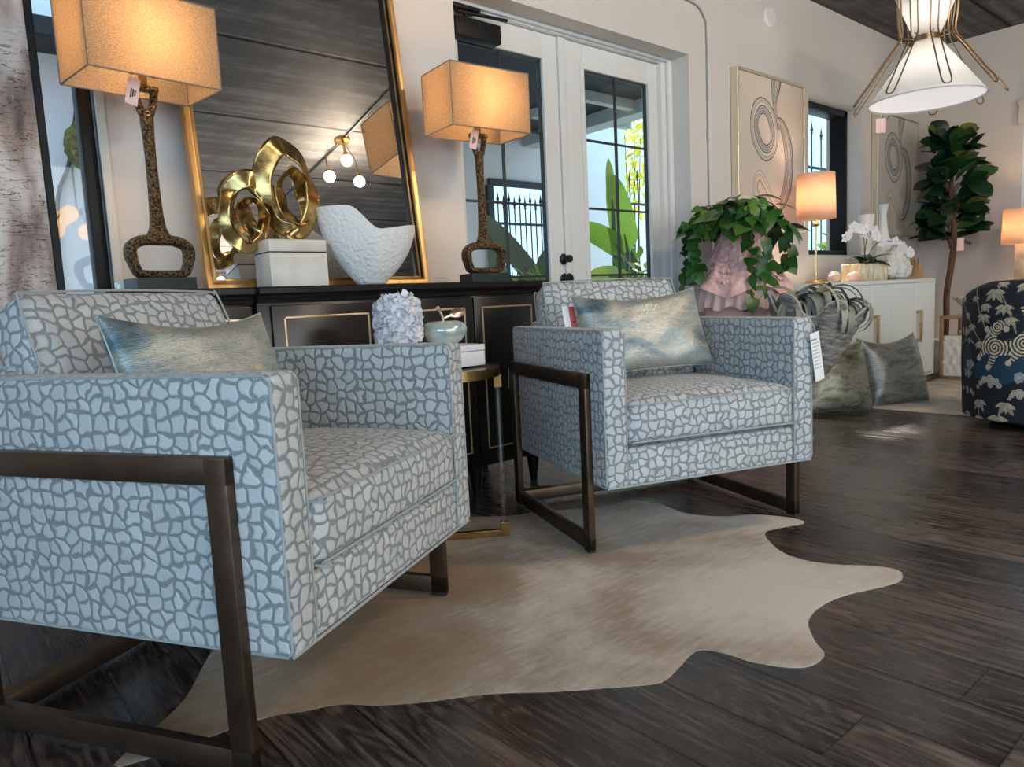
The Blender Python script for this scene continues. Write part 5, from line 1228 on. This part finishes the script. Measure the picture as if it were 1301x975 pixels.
# ------------------------------------------------------------------ floor cushions
seq = fabric_metallic('sequin_green_silver', [(0.07, 0.07, 0.045), (0.19, 0.18, 0.11), (0.32, 0.31, 0.25), (0.13, 0.135, 0.105), (0.52, 0.46, 0.26)], 0.6, 4.0)
throw_pillow('gold-green shimmering floor cushion, nearer the clam shell', (4.62, 2.22, 0.235), (-0.30, 0.03, -0.52), 0.49, 0.48, 0.20, 9.0, seq, 'floor_cushion', 'shimmering cushions on the floor against white cabinet')
throw_pillow('silver-grey shimmering floor cushion propped before the cabinet doors', (5.14, 2.06, 0.235), (-0.28, -0.04, -0.46), 0.46, 0.48, 0.20, 14.0, fabric_metallic('sequin_silver', [(0.11, 0.12, 0.12), (0.24, 0.25, 0.25), (0.36, 0.36, 0.33), (0.18, 0.19, 0.185), (0.55, 0.52, 0.34)], 0.6, 6.0), 'floor_cushion', 'shimmering cushions on the floor against white cabinet')
bm = B(); bx(bm, 4.85, 6.96, -0.6, 2.272, 0.0005, 0.008, 0.003); tag(obj('area_rug', bm, M['rug_cream']), 'flat cream area rug in front of the white cabinet', 'rug')

# ------------------------------------------------------------------ pink dress form with trailing pothos
df = thing('dress_form', 'pink rosette and tulle dress form carrying a trailing pothos', 'dress form', (3.90, 2.45, 0))
bm = B(); na = 96; rows = []
for i, (r, z) in enumerate(((0.105, 1.175), (0.12, 1.13), (0.15, 1.06), (0.20, 0.97), (0.25, 0.89), (0.285, 0.83), (0.29, 0.815), (0.27, 0.82))):
    rows.append([Vector(((r+0.012*math.sin(9*2*PI*k/na)*min(1, i/4)+0.016*mnoise.noise(Vector((math.cos(2*PI*k/na)*4, math.sin(2*PI*k/na)*4, z*7))))*math.cos(2*PI*k/na), (r+0.012*math.sin(9*2*PI*k/na)*min(1, i/4))*math.sin(2*PI*k/na), z+0.03*math.sin(5*2*PI*k/na)*(i >= 5))) for k in range(na)])
rings(bm, rows, cap=False); obj('skirt', bm, M['pink'], df, angle=80, solid=0.004)
bm = B(); rnd = random.Random(8)
for k in range(420):
    a = rnd.uniform(0, 2*PI); z = rnd.uniform(0.86, 1.14); r = np.interp(z, [0.83, 0.97, 1.06, 1.17], [0.285, 0.20, 0.15, 0.105])+0.006
    p = Vector((r*math.cos(a), r*math.sin(a), z)); o_ = Vector((math.cos(a), math.sin(a), 0.5)).normalized(); q = o_.orthogonal().normalized()
    for j in range(3): leaf(bm, p, Matrix.Rotation(2*PI*j/3+rnd.uniform(0, 2), 3, o_) @ q+o_*0.7, o_, 0.022, 0.026, 'oval', 1.0, 0.3, 3)
obj('rosettes', bm, M['pink'], df, angle=60)
def ruffle(z0, z1, r0, r1, amp, nf, name, m):
    bm = B(); rows = []
    for i in range(9):
        t = i/8; rows.append([Vector(((r0+(r1-r0)*t+amp*t*math.sin(nf*a+0.7*t))*math.cos(a), (r0+(r1-r0)*t+amp*t*math.sin(nf*a+0.7*t))*math.sin(a), z0+(z1-z0)*t+0.012*t*math.sin(nf*.5*a))) for a in [2*PI*k/192 for k in range(192)]])
    rings(bm, rows, cap=False); obj(name, bm, m, df, angle=80)
ruffle(0.86, 0.72, 0.26, 0.285, 0.016, 26, 'ruffle', M['tulle'])
ruffle(0.80, 0.04, 0.20, 0.25, 0.010, 20, 'underskirt', M['tulle2'])
bm = B(); lathe(bm, [(0, 0), (0.20, 0), (0.20, 0.02), (0.02, 0.035), (0.02, 0.85), (0.09, 1.0), (0.10, 1.16), (0.10, 1.185), (0, 1.185)], n=32, cap=False); obj('stand', bm, M['pink'], df)
pt = thing('potted_pothos', 'trailing green pothos in dark blue pot on pink dress form', 'potted plant', (3.90, 2.45, 1.186))
bm = B(); lathe(bm, [(0, 0), (0.075, 0), (0.095, 0.09), (0.10, 0.095), (0.10, 0.11), (0.088, 0.11), (0.085, 0.095), (0, 0.095)], n=32, cap=False); obj('pot', bm, M['pot_blue'], pt)
rnd = random.Random(17)
view = Vector((-0.85, -0.53, 0))
bm = B()
for k in range(110):       # bushy crown
    a = rnd.uniform(0, 2*PI); rr = rnd.uniform(0.02, 0.26); z = 0.155-0.75*rr*rr*3+rnd.uniform(-0.06, 0.05)
    p = Vector((rr*math.cos(a)*1.12, rr*math.sin(a)*1.12, z)); d = Vector((math.cos(a)+rnd.uniform(-.5, .5), math.sin(a)+rnd.uniform(-.5, .5), rnd.uniform(-0.9, 0.2)))
    leaf(bm, p, d, Vector((math.cos(a)*.7, math.sin(a)*.7, 0.8)), rnd.uniform(0.11, 0.165), rnd.uniform(0.09, 0.135), 'heart', 0.6, 0.14, 7)
obj('foliage', bm, M['pothos'], pt)
sidev = Vector((0.53, -0.85, 0))
for k, (sx, dv, L) in enumerate(((-0.29, 0.10, 0.40), (0.06, 0.25, 0.46), (0.13, 0.22, 0.38), (0.24, 0.12, 0.24), (-0.22, 0.16, 0.26), (0.0, -0.24, 0.35), (-0.12, -0.25, 0.3))):
    e = sidev*sx+view*dv
    P = smooth_pts([(0, 0, 0.10), (e.x*.55, e.y*.55, 0.15), (e.x, e.y, 0.05), (e.x*1.08, e.y*1.08, -L*0.5), (e.x*1.10+rnd.uniform(-.02, .02), e.y*1.10, -L)], 6)
    bm = B(); tube(bm, P, 0.0028, 6); vn = obj('vine', bm, M['vine'], pt)
    bm = B(); n = int(9+L*26)
    for j in range(n):
        p = P[int(len(P)*0.30+(len(P)*0.69)*j/n)]; d = Vector((rnd.uniform(-1, 1), rnd.uniform(-1, 1), rnd.uniform(-1.3, -0.1)))+view*0.4
        leaf(bm, p, d, view+Vector((rnd.uniform(-.4, .4), rnd.uniform(-.4, .4), 0.7)), rnd.uniform(0.075, 0.125), rnd.uniform(0.06, 0.095), 'heart', 0.5, 0.14, 6)
    obj('vine_leaves', bm, M['pothos'], vn)

# ------------------------------------------------------------------ fiddle-leaf fig in the corner
ff = thing('fiddle_leaf_fig', 'tall fiddle-leaf fig tree in the corner beside second swirl painting', 'potted plant', (7.16, 2.40, 0))
bm = B(); lathe(bm, [(0, 0), (0.13, 0), (0.17, 0.28), (0.175, 0.30), (0.155, 0.30), (0.15, 0.27), (0, 0.27)], n=40, cap=False); obj('pot', bm, M['white_tex'], ff)
bm = B(); tube(bm, smooth_pts([(-0.02, 0.02, 0.26), (0.0, 0.02, 0.5), (0.03, 0.03, 0.72), (0.02, -0.01, 1.0), (0.0, -0.03, 1.22), (0.02, 0.0, 1.5), (0.0, 0.0, 1.8), (0.0, 0.0, 2.05)], 4), [0.026]*14+[0.022]*8+[0.014]*7, 10)
rnd = random.Random(31); fl_ = B()
for k in range(165):
    z = rnd.uniform(1.17, 2.05); t = (z-1.17)/0.88; a = rnd.uniform(0, 2*PI)
    rmax = 0.30*(1-0.60*t**1.6)*(0.75+0.25*math.sin(t*PI)); rr = rmax*rnd.uniform(0.05, 0.55)
    p = Vector((rr*math.cos(a), rr*math.sin(a), z)); el = rnd.uniform(-0.35, 1.0)+0.6*max(0, t-0.75)*4*rnd.random()
    if k < 30: tube(bm, [(0, 0, z-0.08), (p.x*.5, p.y*.5, z-0.03), tuple(p)], 0.006, 6)
    leaf(fl_, p, (math.cos(a)*math.cos(el), math.sin(a)*math.cos(el), math.sin(el)), (rnd.uniform(-1.3, .5), rnd.uniform(-.9, .6), 1), rnd.uniform(0.20, 0.29)*(1-0.15*t), rnd.uniform(0.13, 0.185), 'fiddle', rnd.uniform(0.1, 0.7), 0.16, 8)
for L, az, el in ((0.20, 0, 1.4), (0.18, 2.2, 1.1), (0.18, -1.5, 0.9), (0.17, 3.6, 1.0)): leaf(fl_, (0, 0, 1.98), (math.cos(az)*math.cos(el), math.sin(az)*math.cos(el), math.sin(el)), (-1, -0.4, .3), L, 0.13, 'fiddle', 0.3, 0.15, 8)
obj('trunk', bm, M['bark'], ff); obj('foliage', fl_, M['ficus'], ff)
tg = paper_tag('price_tag', Vector((-0.03, -0.09, 1.13)), Matrix.Rotation(-0.9, 3, 'Z'), 0.055, 0.11, M['pink_tag'], ff); part_label(tg, 'pale pink price tag')

# ------------------------------------------------------------------ relief cube stand with driftwood and dish
sd = thing('display_stand', 'square gilt-framed stand with white relief panels at end of cabinet', 'side table', (6.73, 2.09, 0.0085), -0.12)
a_ = 0.155
for sx in (-a_, a_):
    for sy in (-a_, a_):
        bm = B(); bx(bm, sx-.012, sx+.012, sy-.012, sy+.012, 0, 0.52, 0.002); obj('post', bm, M['stand_wood'], sd)
for z in (0.0, 0.498):
    bm = B()
    for s in (-a_, a_): bx(bm, -a_-.012, a_+.012, s-.012, s+.012, z, z+0.024, 0.002); bx(bm, s-.012, s+.012, -a_-.012, a_+.012, z, z+0.024, 0.002)
    obj('rail', bm, M['stand_wood'], sd)
bm = B(); n = 26
for q in range(4):
    G = []
    for i in range(n+1):
        row = []
        for j in range(n+1):
            u, v = -0.142+0.284*i/n, 0.026+0.33*j/n
            k = 0.010*max(0, math.sin(u*95+1.5*math.sin(v*40))*math.sin(v*80))
            row.append(Matrix.Rotation(q*PI/2, 3, 'Z') @ Vector((u, -0.143-k, v)))
        G.append(row)
    sheet(bm, G)
bx(bm, -0.142, 0.142, -0.142, 0.142, 0.34, 0.358, 0.002); obj('relief_box', bm, M['white_tex'], sd, angle=60)
bm = B(); bx(bm, -0.15, 0.15, -0.15, 0.15, 0.508, 0.520); obj('top', bm, M['acrylic'], sd, smooth=False)
bm = B(); rnd = random.Random(6)
for k in range(9): tube(bm, smooth_pts([(rnd.uniform(-.11, .11), rnd.uniform(-.08, .08), 0.025), (rnd.uniform(-.08, .08), rnd.uniform(-.06, .06), 0.05), (rnd.uniform(-.12, .12), rnd.uniform(-.09, .09), rnd.uniform(0.05, 0.09))], 4), [0.022]*5+[0.016]*3+[0.01], 7)
tag(obj('root_wood', bm, M['drift'], loc=(6.73, 2.09, 0.367)), 'knotted brown root wood piece inside the gilt-framed stand', 'driftwood')
ds = thing('shell_dish', 'pale fluted shell dish on top of the gilt-framed stand', 'dish', (6.73, 2.09, 0.529))
bm = B(); rows = []
for r, z in ((0.03, 0.0), (0.032, 0.02), (0.05, 0.04), (0.12, 0.105), (0.165, 0.15), (0.158, 0.152), (0.11, 0.115), (0.03, 0.05)):
    rows.append([Vector((r*(1+0.06*math.cos(14*a)*(r > .1))*math.cos(a), r*0.8*(1+0.06*math.cos(14*a)*(r > .1))*math.sin(a), z+0.006*math.cos(14*a)*(r > .1))) for a in [2*PI*k/112 for k in range(112)]])
rings(bm, rows); obj('bowl', bm, M['rug_cream'], ds, angle=60)

# ------------------------------------------------------------------ lamp table behind the navy chair
lt = thing('lamp_table', 'dark wooden table behind the navy chair carrying a drum-shade lamp', 'side table', (7.15, 1.83, 0.0005))
bm = B(); lathe(bm, [(0, 0.745), (0.27, 0.745), (0.275, 0.755), (0.27, 0.772), (0, 0.772)], n=48, cap=False); obj('tabletop', bm, M['stand_wood'], lt)
bm = B(); lathe(bm, [(0, 0), (0.18, 0), (0.18, 0.02), (0.04, 0.05), (0.03, 0.4), (0.05, 0.70), (0.12, 0.745), (0, 0.745)], n=32, cap=False); obj('pedestal', bm, M['stand_wood'], lt)
drum_lamp('marble block lamp with lit drum shade beside the fig tree, against far wall', (7.15, 1.83, 0.773), 0, 0.325, 0.605, 0.175, 9, 'block')

# ------------------------------------------------------------------ navy printed swivel chair
nc = thing('swivel_chair', 'navy barrel swivel chair printed with bamboo, clouds and a striped beast', 'armchair', (4.87, 1.12, 0.0085), 0.0)
RC = 0.42
def ztop(ph):
    d = abs((ph-math.radians(185)+PI) % (2*PI)-PI)
    return 0.79-0.17*(max(0, min(1, (d-0.55)/1.5))**1.2)
def beast(S, Z):
    """print layout in cloth metres: S along the cloth, Z up"""
    P = np.stack([S, Z], -1); N = len(P)
    C_ = np.tile(np.array((0.010, 0.016, 0.026)), (N, 1))
    g = lambda x, y: ((lambda e: RC*math.asin(max(-1, min(1, e/RC))))((1170+x/4.06-1336)/271.0), 0.82-(320+y/4.06-354)/232.0)
    wv = vnoise(P, 9, 2.0)
    for (x, y, rx, ry, c) in ((430, 590, 0.14, 0.085, (0.012, 0.055, 0.10)), (330, 620, 0.07, 0.05, (0.012, 0.05, 0.085)), (470, 500, 0.06, 0.06, (0.012, 0.05, 0.09)), (250, 560, 0.05, 0.08, (0.03, 0.045, 0.07))):
        q = g(x, y); m = np.hypot((S-q[0])/rx, (Z-q[1])/ry)+0.35*wv < 1; C_[m] = c
    cream = np.array((0.60, 0.54, 0.42)); tan = np.array((0.42, 0.36, 0.24)); gry = np.array((0.20, 0.22, 0.25))
    def seg(a, b, w0, w1, c):
        a, b = np.array(a), np.array(b); ab = b-a; l2 = ab@ab+1e-12; t = np.clip(((P-a)@ab)/l2, 0, 1)
        d = np.hypot(*(P-(a+t[:, None]*ab)).T); m = d < (w0+(w1-w0)*t); C_[m] = c; return m
    def blade(x, y, ang, L, c=cream):
        q = np.array(g(x, y)); d = np.array((math.cos(ang), math.sin(ang))); r = P-q; t = r@d/L; s = r@np.array((-d[1], d[0]))
        m = (t > 0) & (t < 1) & (np.abs(s) < L*0.17*np.sin(PI*np.clip(t, 0, 1)**0.7)); C_[m] = c; C_[m & (np.abs(s) < 0.0012)] = gry
    for x, y, sc_ in ((225, 235, .8), (245, 322, .7), (268, 385, .8), (325, 330, 1), (380, 205, 1.3), (335, 275, .9), (425, 285, 1.1), (455, 345, 1), (310, 470, .9), (285, 235, .7), (415, 160, .8), (245, 850, .8), (310, 775, 1.2), (305, 865, .9), (400, 850, 1.3), (440, 775, 1.3), (525, 180, 1), (350, 890, .8)):
        for k, a in enumerate((-2.75, -2.2, -1.6, -1.0, -0.4)): blade(x, y, a+0.15*math.sin(x+k), 0.055*sc_*(1.15 if k in (1, 3) else 0.9), cream if k % 2 == 0 else tan)
    for a, b in (((285, 180), (300, 300)), ((300, 300), (345, 420)), ((215, 230), (260, 370)), ((260, 370), (320, 480)), ((390, 180), (440, 290)), ((440, 290), (485, 420)), ((305, 780), (305, 900)), ((440, 780), (385, 890)), ((345, 430), (325, 520))):
        seg(g(*a), g(*b), 0.003, 0.003, tan)
    for x, y, k in ((355, 672, 1.0), (500, 725, 0.8), (250, 470, 0.5), (240, 735, 0.7), (535, 640, .7)):
        for dx, dy, r in ((-38, 12, 16), (-20, -8, 20), (8, -14, 22), (36, -4, 20), (52, 16, 16), (10, 14, 18), (-52, 34, 12)):
            q = g(x+dx*k, y+dy*k); rr = r*k/4.06/255; d = np.hypot(S-q[0], Z-q[1]); m = d < rr; C_[m] = cream if k > .55 else tan; C_[m & (np.abs(d-rr*0.55) < 0.0022)] = gry
    for x, y in ((262, 590), (250, 640), (505, 640), (235, 420)):
        for k in range(5):
            q = g(x+14*math.cos(2*PI*k/5), y+14*math.sin(2*PI*k/5)); m = np.hypot(S-q[0], Z-q[1]) < 0.014; C_[m] = gry*1.6
        q = g(x, y); C_[np.hypot(S-q[0], Z-q[1]) < 0.008] = cream
    # striped beast: limbs and body as one outline, filled with bands
    inside = np.zeros(N, bool)
    for a, b, w0, w1 in (((350, 490), (400, 495), .040, .042), ((400, 495), (480, 495), .042, .036), ((480, 495), (540, 450), .036, .045), ((355, 480), (375, 415), .036, .028), ((375, 415), (405, 385), .028, .030), ((405, 385), (420, 372), .026, .016), ((345, 500), (312, 545), .022, .014), ((385, 525), (360, 590), .024, .013), ((500, 515), (455, 565), .022, .012), ((540, 470), (545, 560), .03, .016), ((540, 440), (530, 330), .012, .010), ((530, 330), (515, 300), .010, .012)):
        A_, B_ = np.array(g(*a)), np.array(g(*b)); ab = B_-A_; t = np.clip(((P-A_)@ab)/(ab@ab), 0, 1); inside |= np.hypot(*(P-(A_+t[:, None]*ab)).T) < (w0+(w1-w0)*t)
    c1, c2, c3 = np.array(g(385, 495)), np.array(g(525, 470)), np.array(g(395, 390))
    dd = np.minimum(np.minimum(np.hypot(*(P-c1).T), np.hypot(*(P-c2).T)), np.hypot(*(P-c3).T)*1.2)
    ang = np.arctan2(Z-c1[1], S-c1[0]); st_ = np.sin(dd*2*PI/0.0175+ang)
    C_[inside] = cream*1.12; C_[inside & (st_ > 0.15)] = (0.012, 0.012, 0.014)
    for x, y in ((308, 552), (355, 597), (452, 570), (345, 402), (438, 400)): q = g(x, y); C_[np.hypot(S-q[0], Z-q[1]) < 0.016] = cream
    return C_
nph, nzr = 560, 210
PHI = np.linspace(math.radians(62), math.radians(308), nph)
V_ = np.linspace(0, 1, nzr)
Pg = np.zeros((nph, nzr, 3)); Sg = np.zeros((nph, nzr)); Zg = np.zeros((nph, nzr))
for i, ph in enumerate(PHI):
    zt = ztop(ph); z = 0.04+(zt-0.04)*V_
    rr = RC*(0.975+0.025*np.clip((z-0.04)/0.3, 0, 1))-0.016*np.clip((z-(zt-0.03))/0.03, 0, 1)**2
    Pg[i, :, 0] = rr*math.cos(ph); Pg[i, :, 1] = rr*math.sin(ph); Pg[i, :, 2] = z
    Zg[i] = z
Sg = np.broadcast_to((PHI-math.radians(197))[:, None]*RC, Sg.shape)
Sg = np.where(Sg < -0.655, Sg+0.54, Sg); Sg = np.where(Sg > -0.115, ((Sg+0.655) % 0.54)-0.655, Sg)
gridmesh('back_shell', Pg, beast(Sg.ravel(), Zg.ravel()).reshape(nph, nzr, 3), M['chair_print'], nc)
M['navy'] = mat('navy_cotton', (0.012, 0.018, 0.028), 0.8, bump=0.2, bscale=400)
bm = B(); G = []
for ph in np.linspace(math.radians(62), math.radians(308), 90):
    zt = ztop(ph); row = []
    for r, z in ((RC-0.016, zt), (RC-0.03, zt+0.008), (RC-0.06, zt+0.008), (RC-0.085, zt-0.012), (RC-0.09, zt-0.05), (RC-0.10, 0.40), (RC-0.10, 0.05)): row.append(Vector((r*math.cos(ph), r*math.sin(ph), z)))
    G.append(row)
sheet(bm, G); obj('inner_back', bm, M['navy'], nc, angle=60)
bm = B()
for s in (62, 308):
    ph = math.radians(s); zt = ztop(ph)
    v = [Vector((r*math.cos(ph), r*math.sin(ph), z)) for r, z in ((RC*0.975, 0.04), (RC, 0.34), (RC-0.016, zt), (RC-0.03, zt+.008), (RC-0.06, zt+.008), (RC-0.085, zt-.012), (RC-0.10, 0.40), (RC-0.10, 0.05))]
    bm.faces.new([bm.verts.new(q) for q in v])
obj('arm_front', bm, M['navy'], nc, smooth=False)
bm = B(); rows = [[Vector((r*math.cos(a)*1.0+0.03, r*math.sin(a), z)) for a in [2*PI*k/48 for k in range(48)]] for r, z in ((0.27, 0.05), (0.30, 0.06), (0.305, 0.28), (0.30, 0.30), (0.305, 0.31), (0.31, 0.40), (0.295, 0.425), (0.15, 0.44), (0.02, 0.442))]
rings(bm, rows); obj('seat', bm, M['navy'], nc, angle=60)
bm = B(); lathe(bm, [(0, 0), (0.27, 0), (0.28, 0.006), (0.28, 0.02), (0.10, 0.03), (0.06, 0.05), (0, 0.05)], n=48, cap=False); obj('swivel_base', bm, M['black_box'], nc)

# ------------------------------------------------------------------ amber chandelier whose glow shows in the left window
ch = thing('chandelier', 'amber glass cluster chandelier, seen only as a reflection in left window', 'chandelier', (1.28, -1.45, 0))
bm = B(); tube(bm, [(0, 0, 1.72), (0, 0, ZC-0.001)], 0.008, 8); lathe(bm, [(0, ZC-0.03), (0.06, ZC-0.03), (0.065, ZC-0.001), (0, ZC-0.001)], n=24, cap=False); obj('stem', bm, M['brass'], ch)
M['amber'] = emitter('amber_glass_lit', (1.0, 0.58, 0.22), 9)
for k in range(6):
    a = 2*PI*k/6; r = 0.17; z = 1.62 if k % 2 else 1.74
    bm = B(); tube(bm, smooth_pts([(0, 0, 1.74), (r*.5*math.cos(a), r*.5*math.sin(a), 1.80), (r*math.cos(a), r*math.sin(a), z+0.07)], 4), 0.006, 8); obj('arm', bm, M['brass'], ch)
    bm = B(); blob(bm, (r*math.cos(a), r*math.sin(a), z), 0.07, 3, 0.08, 2, seed=k); obj('glass_shade', bm, M['amber'], ch)
